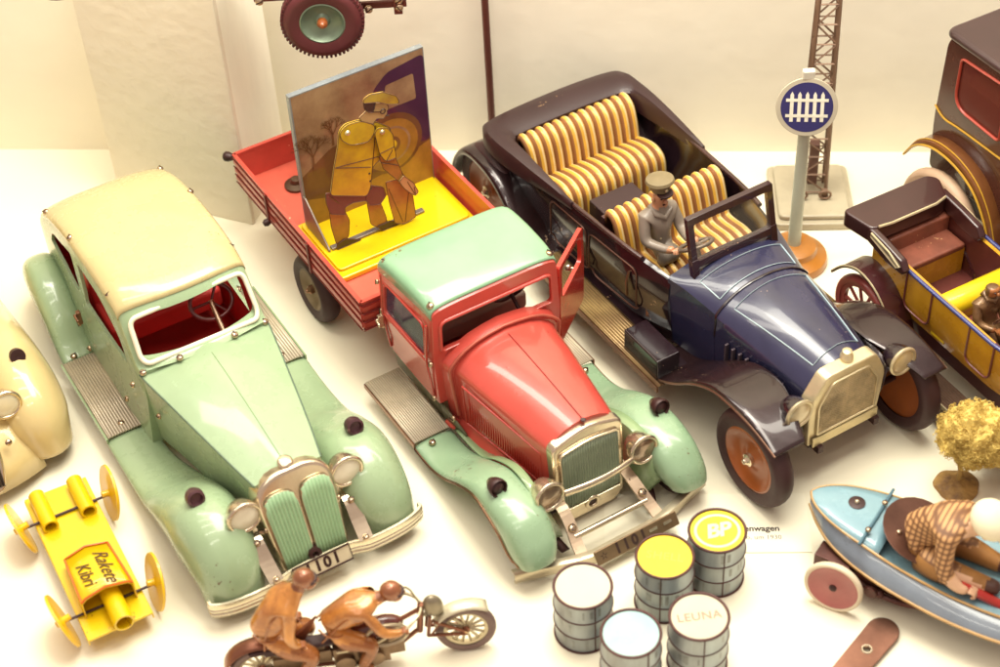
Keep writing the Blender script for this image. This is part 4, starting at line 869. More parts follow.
for s_ in (-1,1):
    f_ = fender(BF if s_ < 0 else [(q[0],q[1],q[2]-.1,q[3]-.45,q[4],q[5]) for q in BF], s_, WING, bl, n=5, nu=18, edge=(.06, mat('edge_wear',(140,104,84),.3,.6,var=.2)))
    g = MB(); P_ = cr([(8.6,2.8),(9.9,3.95),(11.4,4.75),(13.0,4.9),(14.4,4.6)],4)
    g.grid([[(p[0],s_*2.55,p[1]),(p[0],s_*2.35,max(2.4,p[1]-1.2)),(p[0],s_*1.9,2.3)] for p in P_]); g.build('inner_valance', WING, f_, smooth=40, solid=.06)
    fender(BR_, s_, WING, bl, name='rear_fender', n=4, nu=18)
    wheel(bl, (13.95,-4.5 if s_ < 0 else 3.85,2.4), 2.4, 1.0, RUBBER, ORANGE, side=s_, rim=.68, hub_m=CHROME)
    wheel(bl, (-8.5,s_*4.25,2.6), 2.6, 1.0, RUBBER, ORANGE, side=s_, rim=.68, hub_m=CHROME)
    n = 11*4; rows = []
    for i in range(n+1):
        b_ = 3.6+(5.25-3.6)*i/n; rows.append([(a_, s_*b_, 1.9+.08*(.5+.5*math.cos(2*math.pi*i/4))) for a_ in (-3.0,7.7)])
    g = MB(); g.grid(rows); rb = g.build('running_board', mat('brass_tread', (172,146,96), .4, .4, var=.25, col2=(120,92,64)), bl, smooth=20, solid=.06)
    e = MB(); e.box((2.3,s_*5.27,1.78),(10.8,.1,.3)); e.build('board_edge', BRONZE, rb)
    g = MB(); g.box((2.3,s_*3.55,1.75),(11,.5,.8)); g.build('sill', BLACKL, bl)
    if s_ < 0: g = MB(); g.box((6.05,s_*4.45,2.6),(2.7,1.3,1.3)); tb = g.build('tool_box', BLACKL, bl, bevel=.07)
    hl = headlight(bl, (14.9,-2.98 if s_ < 0 else 2.8,5.0), .7, WING if False else BLACKL, BRASS, mat('lamp_gold', (232,212,164), .2, .15, coat=.8, var=.2), dir=(1,0,.05), depth=1.5)
    g = MB(); g.tube([(14.4,s_*2.9,4.5),(14.2,s_*2.5,4.0),(14.1,s_*1.8,3.9)], .12, n=8); g.build('lamp_bracket', BLACKL, hl)
g = MB()
for s_ in (-1,1): g.box((2.6,s_*1.6,1.95),(23.6,.4,.5)); g.box((14.6,s_*1.6,2.0),(.8,.3,.4))
for a_ in (-8.5,13.7): g.tube([(a_,-3.9,2.6),(a_,3.9,2.6)], .16, n=8)
g.build('chassis', DARKM, bl, bevel=.03)
# driver
dr = thing('driver_figure', 'driver in peaked cap and grey coat at the wheel of the navy touring car', 'toy figure', (7.949,66.999,0), -60.663); dr.scale = (1.12,1.12,1.12); dr.location = (Vector((7.949,66.999,0))+Matrix.Rotation(R(-60.663),3,'Z') @ Vector((2.7*(1-1.12)-.15,-1.6*(1-1.12),-.35)))*S
nd = {'pel':(2.45,-1.6,4.95,(.62,.75)),'wa':(2.5,-1.6,5.6,(.55,.68)),'ch':(2.55,-1.6,6.3,(.55,.78)),'sh':(2.6,-1.6,6.85,(.42,.6)),'nk':(2.68,-1.6,7.2,.26),'hd':(2.75,-1.6,7.65,(.36,.34)),'ht':(2.75,-1.6,8.0,(.36,.34)),
 'ls':(2.6,-2.3,6.75,.3),'le':(2.95,-2.5,5.75,.27),'lw':(3.75,-2.05,5.7,.2),'lh':(4.15,-1.85,5.85,.17),'rs':(2.6,-.9,6.75,.3),'re':(3.05,-.7,5.8,.27),'rw':(3.85,-.95,5.85,.2),'rh':(4.2,-.95,6.05,.17),
 'lk':(3.7,-1.95,4.85,.42),'rk':(3.7,-1.25,4.85,.42)}
ed = [('pel','wa'),('wa','ch'),('ch','sh'),('sh','nk'),('nk','hd'),('hd','ht'),('sh','ls'),('ls','le'),('le','lw'),('lw','lh'),('sh','rs'),('rs','re'),('re','rw'),('rw','rh'),('pel','lk'),('pel','rk')]
m2 = figure('x', None, nd, ed, 'pel', None, None, sub=2)
COAT = mat('coat_grey', (150,136,122), .45, coat=.2, var=.15, chips=.3); FACE = mat('doll_skin', (196,140,104), .4, coat=.3, var=.1); CAPM = mat('cap_khaki', (132,116,84), .5, var=.15)
ex = MB(); ex.cur = 1
ex.ball((3.12,-1.6,7.62),(.12,.09,.12), n=8)
for s_ in (-1,1): ex.ball((3.03,-1.6+s_*.15,7.76),(.05,.06,.04), n=8, m=3); ex.ball((2.72,-1.6+s_*.36,7.62),(.1,.06,.14), n=8)
ex.box((3.06,-1.6,7.44),(.05,.2,.05), m=3)
def fing(cx, cy, cz, s_):
    for k in range(5):
        d = -.14+.07*k; L_ = (.16,.22,.24,.22,.14)[k]
        ex.tube([(cx, cy+d*.9, cz+.02), (cx+L_*.7, cy+d, cz+.04), (cx+L_*.95, cy+d, cz-.08)], .042, n=6)
fing(4.18,-1.85,5.88,-1); fing(4.22,-.95,6.08,1)
for z in (5.3,5.75,6.2,6.6):
    for s_ in (-1,1): ex.ball((3.12 if z < 6.4 else 3.05,-1.6+s_*.2,z),.06, n=8, m=2)
ex.tube([(2.95,-1.25,7.0),(3.1,-1.6,6.75),(2.95,-1.95,7.0),(2.5,-1.95,7.1),(2.45,-1.6,7.15),(2.5,-1.25,7.1)], .13, n=8, closed=True, m=0)
def dmf(c):
    if c.z > 7.2 : return 1
    if c.x > 3.95 and c.z > 5.6: return 1
    return 0
db = figure_obj('body', dr, m2, ex, [COAT, FACE, BRASS, DARKM], dmf)
g = MB(); g.lathe([(.36,-.12),(.4,-.05),(.4,.05),(.5,.2),(.62,.34),(.58,.46),(.3,.52),(0,.53)], origin=(2.72,-1.6,8.1), axis=(-.12,0,1), n=22, caps=False)
g.prism(rpoly([(.3,-.38),(.62,-.3),(.72,0),(.62,.3),(.3,.38)],.1,3), lambda x,y,t:(2.7+x*.9,-1.6+y,8.12-x*.2+t), -.03,.03, m=1); g.ball((3.14,-1.6,8.22),.08, n=8, m=2)
g.build('peaked_cap', [CAPM, DARKM, BRASS], dr, smooth=50)
# ================================================================== oil barrels
def barrel(x, y, rot, label, lid, words=None, ink=None, emblem=False, dz=0):
    t = thing('oil_barrel', label, 'barrel', (x,y,0), rot, 'toy oil barrels')
    Rb, H_ = 1.19, 2.95
    g = MB(); pr = [(0,0),(Rb-.05,0),(Rb,.05)]
    for z in (.98,1.96): pr += [(Rb,z-.12),(Rb+.035,z-.05),(Rb+.035,z+.05),(Rb,z+.12)]
    pr += [(Rb,H_-.06),(Rb-.1,H_-.05),(0,H_-.05)]
    g.lathe(pr, n=48); b = g.build('drum', TINB, t, smooth=35)
    for z in (.04,.98,1.96):
        g = MB(); g.tube([((Rb+.035)*math.cos(a_),(Rb+.035)*math.sin(a_),z) for a_ in [2*math.pi*i/48 for i in range(48)]], .04, n=6, closed=True); g.build('hoop', HOOPM, b)
    g = MB(); g.tube([((Rb+.0)*math.cos(a_),(Rb+.0)*math.sin(a_),H_) for a_ in [2*math.pi*i/48 for i in range(48)]], .065, n=8, closed=True); g.build('rim', HOOPM, b, smooth=60)
    g = MB(); g.tube([(0,-Rb-.02,.05),(0,-Rb-.02,H_-.1)], .03, n=5); g.build('seam', HOOPM, b)
    g = MB(); g.lathe([(0,0),(Rb-.06,0),(Rb-.06,.05),(0,.05)], origin=(0,0,H_-.06), n=48); l = g.build('lid', lid, t, smooth=30)
    def up(px, py): return (px, py, H_+.0-.004)
    if words:
        f = MB(); text_mb(f, words, .55, up, bold=.008, space=1.08); f.build('lid_lettering', ink, l, smooth=0)
    if emblem:
        f = MB()
        f.tube([(.92*math.cos(a_),.86*math.sin(a_),H_-.0) for a_ in [2*math.pi*i/36 for i in range(36)]], .06, n=4, closed=True, flat=.2)
        text_mb(f, 'BP', 1.0, up, bold=.035, shear=.25, space=.95); f.build('lid_emblem', ink, l, smooth=0)
    # scattered marks round the drum: reflected lettering painted into the colour
    f = MB(); random.seed(int(x*100))
    for zc in (.5,1.47,2.45):
        for k in range(9):
            a0 = random.uniform(0,6.28); w_ = random.uniform(.05,.16); h_ = random.uniform(.18,.3)
            f.grid([[((Rb+.006)*math.cos(a0+w_*q),(Rb+.006)*math.sin(a0+w_*q),zc+s*h_) for q in (0,.5,1)] for s in (-1,1)])
    f.build('reflected_print', mat('drum_reflection', (160,164,162), .35, .5, var=.2), b, smooth=60)
    return t
TINB = mat('barrel_tin', (176,188,190), .36, .45, var=.12, col2=(138,138,136), streak=(1,1,.15), nscale=60)
HOOPM = mat('barrel_hoop', (92,54,50), .4, .3, var=.15)
lidY = mat('lid_yellow', (246,206,22), .35, coat=.3, var=.06, chips=.25, chipcol=(200,150,20)); lidY2 = mat('lid_lemon', (232,206,14), .35, coat=.3, var=.05)
lidW = mat('lid_ivory', (212,206,176), .4, coat=.2, var=.04); lidB = mat('lid_ice', (132,180,186), .4, coat=.2, var=.05, col2=(176,200,188), nscale=20); lidL = mat('lid_chalk', (208,198,170), .4, coat=.2, var=.05)
inkp = mat('ink_peach', (240,190,70), .5); inkb = mat('ink_ice', (206,216,190), .4); inkl = mat('ink_faint', (176,138,112), .5)
barrel(2.753,45.573,20,'tin oil barrel with a plain ivory lid in front of the lorry bumper', lidW)
barrel(6.257,46.867,-14,'tin oil barrel with a golden yellow lid and faded lettering', lidY, 'SHELL', inkp)
barrel(8.595,48.071,8,'tin oil barrel with a lemon yellow lid bearing a round pale emblem', lidY2, None, inkb, True)
barrel(4.486,43.037,30,'tin oil barrel with a pale blue lid between two whitish barrels', lidB)
barrel(7.288,43.665,4,'tin oil barrel with a whitish lid reading LEUNA', lidL, 'LEUNA', inkl)

# ================================================================== level crossing sign
sg = thing('crossing_sign', 'round dark blue sign with a white fence symbol on an orange brown foot', 'sign', (15.25,68.3,0), 0)
ORF = mat('foot_ochre', (190,122,44), .3, coat=.5, var=.12, chips=.2)
g = MB(); g.lathe([(0,0),(1.75,0),(1.78,.15),(1.7,.42),(1.35,.6),(1.2,.72),(1.12,1.0),(.8,1.15),(0,1.2)], n=40); g.build('foot', ORF, sg, smooth=35)
g = MB(); g.lathe([(0,1.1),(.36,1.1),(.34,1.3),(.29,8.6),(0,8.6)], n=18); g.build('pole', mat('pole_celadon', (206,208,184), .4, coat=.3, var=.06), sg, smooth=50)
DC = Vector((-.05,-.32,9.85)); dn = Vector((-.12,-.95,.28)).normalized(); dx = Vector((1,-.12,0)).normalized(); dy = dn.cross(dx)*-1
if dy.z < 0: dy = -dy
def sgf(x, y, t=0): return tuple(DC+dx*x+dy*y+dn*t)
def circ(r, n=48): return [(r*math.cos(2*math.pi*i/n), r*math.sin(2*math.pi*i/n)) for i in range(n)]
g = MB(); g.prism(circ(1.46), sgf, -.12, .0); d_ = g.build('disc', mat('disc_grey', (200,190,166), .35, .3, var=.08), sg, bevel=.03)
g = MB(); g.prism(circ(1.24), sgf, .0, .012); g.build('blue_field', mat('sign_blue', (38,34,92), .3, coat=.4, var=.08), d_, smooth=0)
g = MB()
for k in range(5):
    x = -.72+.36*k; g.prism([(x-.085,-.72),(x+.085,-.72),(x+.085,.62),(x,.78),(x-.085,.62)], sgf, .012, .028)
for y in (-.42,.36): g.prism([(-1.0,y-.075),(1.0,y-.075),(1.0,y+.075),(-1.0,y+.075)], sgf, .0285, .036)
g.build('fence_symbol', mat('sign_white', (226,220,200), .4), d_, smooth=0)
g = MB(); g.box(sgf(0,1.62,-.1),(.6,.35,.5)); g.build('top_clip', mat('clip_white',(232,226,206),.4), sg, bevel=.08)
g = MB(); g.box(sgf(0,-1.0,-.3),(.4,.3,.9)); g.build('bracket', DARKM, sg, bevel=.04)

# ================================================================== lattice mast
ms = thing('lattice_mast', 'thin brown lattice signal mast on a square grey base plate', 'mast', (16.95,73.1,0), -4)
MB_ = mat('base_grey', (184,172,146), .4, coat=.3, var=.1, chips=.2); MM = mat('mast_brown', (142,112,90), .45, .3, var=.15)
g = MB(); g.prism(rrect(-2.15,2.15,-2.6,2.4,.35,4), lambda x,y,t:(x,y,t), 0, .45); g.prism(rrect(-1.85,1.85,-2.3,2.1,.3,4), lambda x,y,t:(x,y,t), .45, .75); g.build('base_plate', MB_, ms, bevel=.1, seg=3)
def mw(z): return .72-.019*z*.9
HT = 24
for s1 in (-1,1):
    for s2 in (-1,1):
        g = MB(); g.box((0,0,0),(0,0,0)) if False else None
        p0, p1 = Vector((s1*mw(.8),s2*mw(.8)*.7,.75)), Vector((s1*mw(HT),s2*mw(HT)*.7,HT))
        g.tube([p0,p1], .1, n=4); g.build('corner_post', MM, ms, smooth=0)
g = MB(); z = .9; k = 0
while z < HT-1.2:
    z2 = z+1.15
    for s2 in (-1,1):
        a_, b_ = (-1,1) if k % 2 else (1,-1)
        g.tube([(a_*mw(z),s2*mw(z)*.7,z),(b_*mw(z2),s2*mw(z2)*.7,z2)], .055, n=4); g.tube([(s2*mw(z),a_*mw(z)*.7,z),(s2*mw(z2),b_*mw(z2)*.7,z2)], .055, n=4)
        g.tube([(-mw(z),s2*mw(z)*.7,z),(mw(z),s2*mw(z)*.7,z)], .055, n=4)
    z = z2; k += 1
g.build('lattice', MM, ms, smooth=0)
for s_ in (-1,1):
    g = MB(); g.box((s_*.62,-.75,1.0),(.34,.3,.5)); g.tube([(s_*.62+.3*math.cos(t),-1.0,1.1+.0+.3*math.sin(t)*.8) for t in [2*math.pi*i/14 for i in range(14)]], .07, n=6, closed=True); g.build('terminal', MM, ms, bevel=.03)
g = MB(); g.box((0,0,2.5),(.5,.5,2.6)); g.build('wiring_box', mat('wire_box',(120,84,72),.5), ms, bevel=.06)

# ================================================================== dried moss tree
tt = thing('toy_tree', 'model tree with a shaggy yellow moss ball on a thin stem and round brown foot', 'tree', (20.0,52.25,0), 0)
MOSSM = mat('moss_ochre', (242,216,124), .8, var=.2, col2=(160,128,52), nscale=120)
g = MB(); rows = []
for r_, h_ in [(0,0),(.98,0),(1.0,.08),(.9,.2),(.5,.32),(.2,.5),(0,.55)]:
    rows.append([((r_*(1+.05*math.sin(3*t)+.03*math.sin(7*t)))*math.cos(t), (r_*(1+.05*math.sin(3*t)))*math.sin(t), h_+(.05*math.sin(5*t+r_*4) if 0 < h_ < .5 else 0)) for t in [2*math.pi*i/40 for i in range(40)]])
g.grid(rows, cu=True, caps=True); g.build('foot', mat('foot_moss', (186,148,84), .6, var=.3, col2=(106,72,40), nscale=120, bump=.6, bscale=260), tt, smooth=50)
g = MB(); g.tube(cr([(0,0,.3),(.05,.02,.9),(-.04,0,1.5),(0,0,2.2)],4), .11, n=8); g.build('trunk', mat('stem_tan',(176,140,76),.7,var=.2), tt)
g = MB(); random.seed(4); cc = Vector((.35,0,3.35)); rows = []
for i in range(25):
    th = math.pi*i/24; row = []
    for k in range(40):
        ph = 2*math.pi*k/40; d = Vector((math.sin(th)*math.cos(ph), math.sin(th)*math.sin(ph), math.cos(th)))
        r_ = 1.38*(1+.2*noise.noise(d*2.2+Vector((3,1,0)))+.16*noise.noise(d*6)); 
        if d.z < -.3: r_ *= 1-.12*(abs(d.z)-.3)
        row.append(tuple(cc+Vector((d.x*1.08,d.y,d.z*1.02))*r_))
    rows.append(row)
g.grid(rows, cu=True, caps=True)
for i in range(2600):    # fibres of moss
    d = Vector((random.gauss(0,1),random.gauss(0,1),random.gauss(0,1))).normalized()
    r_ = 1.38*(1+.2*noise.noise(d*2.2+Vector((3,1,0)))+.16*noise.noise(d*6))
    if d.z < -.3: r_ *= 1-.12*(abs(d.z)-.3)
    t1 = d.cross(Vector((random.gauss(0,1),random.gauss(0,1),random.gauss(0,1)))).normalized(); t2 = d.cross(t1)
    p = cc+Vector((d.x*1.08,d.y,d.z*1.02))*r_; L_ = random.uniform(.1,.26); path = []
    for q in range(4):
        u = q/3-.5; path.append(p+t1*u*L_+t2*.05*math.sin(q*2.5)+d*(.09-abs(u)*.14+random.uniform(-.02,.1)))
    g.tube(path, .017, n=3)
g.build('crown', MOSSM, tt, smooth=50)

# ================================================================== rocket car
rk = thing('rocket_car', 'flat yellow tin racing car with four thin disc wheels and script on its hump', 'toy car', (-18.6,50.45,0), -64)
g = MB(); g.prism([(-4.5,-1.42),(4.55,-1.45),(4.5,1.42),(-4.45,1.45)], lambda x,y,t:(x,y,t), .98, 1.1); ch = g.build('chassis', YEL, rk, bevel=.03)
g = MB()
for s_ in (-1,1): g.box((0,s_*1.42,.86),(8.9,.06,.34))
g.build('side_flange', YEL, ch)
for s_ in (-1,1):
    g = MB(); pr = [(.28,0),(.36,0),(.36,2.3),(.28,2.3),(.27,.1),(.28,0)]; g.lathe([(.0,.15),(.36,.15),(.36,2.3),(.27,2.3),(.27,.4),(0,.4)], origin=(-4.35,s_*.88,1.38), axis=(1,0,.0), n=20, caps=False)
    g.build('tube', YEL, rk, smooth=40)
g = MB(); rows = []
for a_ in (.35,1.3,2.3,3.4):
    k = (a_-.35)/3.05; w_ = 1.02+.14*k; h_ = .55+.5*k
    rows.append([(a_,-w_,1.1),(a_,-w_,1.1+h_*.9),(a_+.0,-w_*.8,1.1+h_*1.12),(a_-.12*(1-k),0,1.1+h_*1.35),(a_,w_*.8,1.1+h_*1.12),(a_,w_,1.1+h_*.9),(a_,w_,1.1)])
g.grid(rows); g.grid([rows[0][1:-1],[(p[0]-.45,p[1]*.6,1.12) for p in rows[0][1:-1]]]); hm = g.build('hump', YEL, rk, smooth=25, solid=.07)
ORI = mat('script_border', (226,110,30), .4)
g = MB(); top = [(r[1][0],r[1][1]*.96,r[1][2]+.1) for r in rows]+[(rows[-1][k][0],rows[-1][k][1],rows[-1][k][2]+.05) for k in (2,3,4)]+[(r[5][0],r[5][1]*.96,r[5][2]+.1) for r in rows[::-1]]+[(rows[0][k][0],rows[0][k][1],rows[0][k][2]+.05) for k in (4,3,2)]
g.tube(top, .05, n=6, closed=True); g.build('border', ORI, hm)
f = MB()
def hf(off, s_):
    def fn(x, y):       # text runs along the car; x along -> a, y -> b
        a_ = 1.95+y*.0+x*.98; b_ = off + y
        k = (a_-.35)/3.05; w_ = 1.02+.14*k; h_ = .55+.5*k; u = min(1,abs(b_)/(w_*.8))
        z_ = 1.1+h_*(1.35+(1.12-1.35)*u)+.055
        return (a_, b_, z_)
    return fn
INK = mat('script_ink', (92,60,20), .5)
text_mb(f, 'Rakete', .86, hf(.42,1), shear=.45, bold=.004); f2 = f; text_mb(f2, 'Kibri', .8, hf(-.48,1), shear=.45, bold=.004)
f2.build('script_lettering', INK, hm, smooth=0)
g = MB(); g.lathe([(0,.3),(.44,.3),(.44,2.3),(.35,2.3),(.35,.6),(0,.6)], origin=(2.5,.15,1.55), axis=(1,0,0), n=22, caps=False); g.build('exhaust_pipe', YEL, rk, smooth=40)
for a_ in (-2.75,3.15):
    g = MB(); g.tube([(a_,-2.3,1.2),(a_,2.3,1.2)], .06, n=8); g.build('axle', DARKM, rk)
    for s_ in (-1,1):
        g = MB(); g.lathe([(0,.28),(.14,.27),(.16,.12),(.3,.08),(1.2,.05),(1.3,0),(1.28,-.1),(.3,-.06),(.16,-.1),(.14,-.4),(0,-.4)], origin=(a_,s_*2.1,1.28), axis=(random.uniform(-.06,.06),s_,-.24+random.uniform(-.04,.04)), n=36, caps=False, mfun=lambda i, j: 0)
        wo = g.build('wheel', mat('wheel_yellow', (232,186,0), .35, coat=.4, var=.05), rk, smooth=40)
# ================================================================== winding key
ky = thing('winding_key', 'flat dull brown metal key with a rounded end and one hole', 'key', (14.8,44.1,0), 47)
o1 = [(-2.6,-.62),(.45,-.68)]+[(.45+.68*math.cos(t), .68*math.sin(t)) for t in [R(-80+16*i) for i in range(11)]]+[(.45,.68),(-2.6,.62)]
base = MB(); base.prism(o1, lambda x,y,t:(x,y,t), .12, .28); cut = MB(); cut.prism(circ(.17,20), lambda x,y,t:(x+.1-.9,y,t), 0, .5)
boolean(base, [cut], [mat('key_brown',(140,98,80),.32,.85,var=.2,chips=.3)], 'blade', ky, smooth=30, bevel=.03)
g = MB(); g.tube([(-.8+.2*math.cos(t),.2*math.sin(t),.29) for t in [2*math.pi*i/18 for i in range(18)]], .05, n=6, closed=True); g.build('eyelet', CHROME, ky)
# ================================================================== chassis of a construction-kit vehicle hanging at the back
hc = thing('hanging_chassis', 'metal kit chassis with a dark red ribbed tyre, hanging before the back wall', 'toy chassis', (-7.5,72,13.95), 0)
TY = mat('tyre_maroon', (92,34,36), .5, var=.12)
w_ = wheel(hc, (0,-.3,0), 1.95, .95, TY, mat('rim_green',(128,144,122),.35,.4,var=.15), side=-1, rim=.56, hub_m=ORANGE)
g = MB()
for i in range(56):
    t = 2*math.pi*i/56; g.box((1.93*math.cos(t),0,1.93*math.sin(t)),(.13,.6,.1), rot=Matrix.Rotation(-t,3,'Y'))
tr_ = g.build('tread', TY, w_)
KIT = mat('kit_strip', (120,66,58), .35, .6, var=.2)
g = MB()
g.box((2.4,.5,.15),(3.2,.2,.35)); g.box((-1.9,.5,.9),(2.6,.2,.35)); g.box((3.6,.3,.6),(.4,.5,1.6)); g.box((2.7,.5,1.4),(4.4,1.6,.3)); g.box((.5,1.2,2.5),(9,2.4,.3)); g.tube([(0,-.6,0),(0,2.2,0)], .12, n=8); g.box((0,.6,1.2),(.5,.2,2.6)); g.build('frame', KIT, hc, bevel=.03)
for x, z in ((3.65,.15),(3.65,.55),(4.6,1.25),(-2.9,.95),(2.2,.15),(4.1,1.0)): screw(hc, (x,.1,z), (0,-1,0), .2, name='bolt')
g = MB()
for x in (-3.5,4.0): g.tube([(x,1.2,2.5),(x,1.2,14)], .06, n=6)
g.build('suspension_wire', DARKM, hc)
g = MB(); g.tube(cr([(-13.6,.2,2.3),(-12.6,.2,1.75),(-11.4,.2,1.85),(-10.6,.2,2.4),(-8,.6,2.6),(-4,1.2,2.5)],5), .1, n=8); g.build('cable', KIT, hc, smooth=60)
# ================================================================== cream car at the left edge
cm = thing('toy_coupe', 'cream tin car with swollen wings and a dark ribbed grille', 'toy car', (-30.2,66.26,0), -61, 'large tinplate toy cars')
CW = mat('ivory_enamel', (212,190,134), .24, coat=.6, var=.05, chips=.15, chipcol=(160,130,80), bump=.05, bscale=40)
build_sedan(cm, CW, CW)
hk2 = cr([(2.3,6.0,5.5,3.1,1.3,2.9),(5,5.9,5.2,2.6,1.4,2.4),(8.5,5.5,4.8,1.9,1.6,1.8),(11.2,5.1,4.5,1.3,1.8,1.3),(12.2,4.3,3.9,.9,1.9,1.1)], 5)
g = loft_rows([hood_ring(*k) for k in hk2], cu=True, caps=True); g.build('hood', CW, cm, smooth=50)
F2 = [(-2,1.4,3.0,5.0,.4,.3),(1.0,2.0,2.8,5.0,.6,.7),(4.0,3.2,2.4,5.05,1.0,1.5),(7.0,4.3,2.0,5.15,1.6,2.3),(9.5,4.5,1.8,5.2,2.2,2.6),(11.4,3.9,1.8,5.15,2.4,2.5),(12.6,2.7,1.9,5.05,2.1,2.1),(13.0,1.0,2.2,4.8,1.8,1.6)]
for s_ in (-1,1):
    fender(F2, s_, CW, cm, n=2.05, nu=24, res=7)
    fender(RP[::-1], s_, CW, cm, name='rear_fender')
    hl = headlight(cm, (11.6,s_*2.3,3.85), .72, CHROME, CHROME, mat('lamp_ivory',(232,222,190),.2,coat=.8,var=.06), dir=(1,0,.1))
    lamp = MB(); lamp.lathe([(0,-.42),(.32,-.3),(.36,-.05),(.36,.2),(.26,.22),(0,.15)], origin=(9.5,s_*3.75,4.5), axis=(.86,0,.4), n=18, caps=False); lamp.build('fender_lamp', DARKM, cm, smooth=50)
    wheel(cm, (10.2,s_*3.8,1.7), 1.7, .9, RUBBER, CW, side=s_); wheel(cm, (-8.8,s_*3.8,1.7), 1.7, .9, RUBBER, CW, side=s_)
    screw(cm, (12.6,s_*1.75,2.6), (.8,0,.6), .16)
# skirt between wings and grille
g = MB(); rows = []
for a_, z_ in ((11.0,3.3),(12.2,2.7),(13.1,1.9),(13.8,.9)):
    rows.append([(a_-.9*(abs(x)/3)**2, x, z_-.35*(abs(x)/3)**2) for x in [-3+6*i/16 for i in range(17)]])
g.grid(rows); g.build('apron', CW, cm, smooth=60, solid=.12)
g = MB(); gp = rpoly([(-.9,0),(.9,0),(1.3,1.6),(1.15,3.3),(-1.15,3.3),(-1.3,1.6)], [.4,.4,.8,.7,.7,.8], 5)
def g2(x, y, t=0): return (13.7-y*.5+t*.89, x, .9+y*.86+t*.45)
g.prism(gp, g2, -.9, .12); sh = g.build('grille_surround', CHROME, cm, smooth=40, bevel=.15, seg=3)
g = rib_panel((-1.02,1.02, lambda x: .3, lambda x: 2.95-.3*abs(x)), 12, lambda x, y, d: g2(x*(.82+.06*y), y, .14+d), .08, 0); g.build('grille', mat('grille_dark',(110,96,84),.35,.6,var=.2), sh, smooth=60, solid=.05)

# ================================================================== yellow open car with a brown hood
yc = thing('toy_veteran_car', 'yellow open veteran car with blue rimmed sides and brown folded hood', 'toy car', (18.5,60.8,0), -63)
OY = mat('ochre_yellow', (200,150,36), .26, coat=.6, var=.14, chips=.35, chipcol=(110,70,30), col2=(170,118,24)); BRH = mat('hood_brown', (58,28,27), .3, coat=.5, var=.14, chips=.4, chipcol=(200,160,110))
BLUE = mat('rim_blue', (52,58,120), .3, coat=.5, var=.15, chips=.5, chipcol=(170,150,120)); LEA = mat('seat_leather', (146,82,62), .45, coat=.3, var=.25, chips=.6, chipcol=(186,140,100))
W2 = 4.5
def ysec(a, z, b0, b1, zb): return [(a,b0+.25,zb),(a,b0,zb+1.0),(a,b0,z),(a,b1,z),(a,b1,zb+1.0),(a,b1-.25,zb)]
base = MB(); base.grid([ysec(a_,z_,b0,b1,3.3) for a_,z_,b0,b1 in ((-1.9,6.3,.1,4.4),(-1.0,6.1,0,4.5),(2,6.0,0,4.5),(6.4,5.98,0,4.5),(7.6,5.95,.15,4.35))], cu=True, caps=True)
inn = MB(); inn.grid([[(a_,b0+.15,3.6),(a_,b0+.15,7),(a_,b1-.15,7),(a_,b1-.15,3.6)] for a_,b0,b1 in ((-1.75,.15,4.35),(7.3,.1,4.4))], cu=True, caps=True, m=1)
tub = boolean(base, [inn], [OY, mat('tub_brown',(96,46,40),.35,coat=.3,var=.15)], 'body', yc, smooth=30)
for s_, b_ in ((-1,0),(1,W2)):
    g = MB(); g.tube([(-1.0,b_,6.12),(2,b_,6.04),(6.4,b_,6.02),(7.5,b_+(.15 if s_ < 0 else -.15),6.0)], .1, n=8); g.build('rim', BLUE, tub, smooth=60)
    for a0, a1 in ((.7,2.45),(5.0,6.6)):
        g = MB(); pts_ = rpoly([(a0,3.95),(a1,3.95),(a1,6.0),(a0,6.0)], [.45,.45,.1,.1], 4); g.tube([(x,b_+s_*.02,z) for x,z in pts_], .055, n=6, closed=True); g.build('door_moulding', mat('moulding_maroon',(110,54,50),.3,coat=.4), tub, smooth=60)
line_inside(tub.data, 1, (0, 6), 6.5, yc=2.25)
g = MB(); g.prism([(-2.2,2.4),(7.4,2.4),(7.8,2.9),(7.4,3.4),(-2.2,3.5),(-2.6,3.0)], lambda x,y,t:(x,t,y), .35, 4.15); g.build('underframe', BRH, yc, bevel=.08)
# hood: folded block with two arms
g = MB(); pts_ = [(-3.4,-.75),(-1.65,-.45),(-1.5,-.2),(-1.45,3.4),(-1.6,4.0),(-2.9,4.6),(-3.4,4.2)]
g.prism(rpoly(pts_, .35, 4), lambda x,y,t:(x,y,t), 6.25, 7.15)
for b_ in (-.35,4.1):
    g.prism([(-2.2,6.35),(-.4,5.95),(.75,6.0),(.95,6.3),(.6,6.75),(-.6,6.95),(-2.2,7.12)], lambda x,y,t:(x,t,y), b_-.12, b_+.28)
ho = g.build('folded_hood', BRH, yc, bevel=.12, seg=3, smooth=40)
for b_ in (-.5,4.42):
    g = MB(); g.tube([(-1.5,b_,6.75),(.4,b_,6.25),(.6,b_,6.4),(-.2,b_,6.75),(-1.5,b_,6.95)], .05, n=6, closed=True); g.build('hood_stay', BRASS, ho)
g = MB(); g.tube([(-1.5,-.1,7.16),(-1.42,.6,7.14),(-1.42,3.2,7.14),(-1.6,3.9,7.14)], .07, n=6); g.build('hood_edge', BRASS, ho)
g = MB(); g.box((-1.0,2.4,5.1),(1.9,3.5,.35)); g.box((-1.6,2.4,5.5),(.5,3.6,1.2)); g.build('rear_seat', LEA, yc, bevel=.12, seg=3)
g = MB(); g.box((-.15,2.4,4.2),(.16,3.5,1.6)); g.box((-1.0,.75,4.3),(1.9,.14,1.5)); g.build('seat_front', OY, yc, bevel=.03)
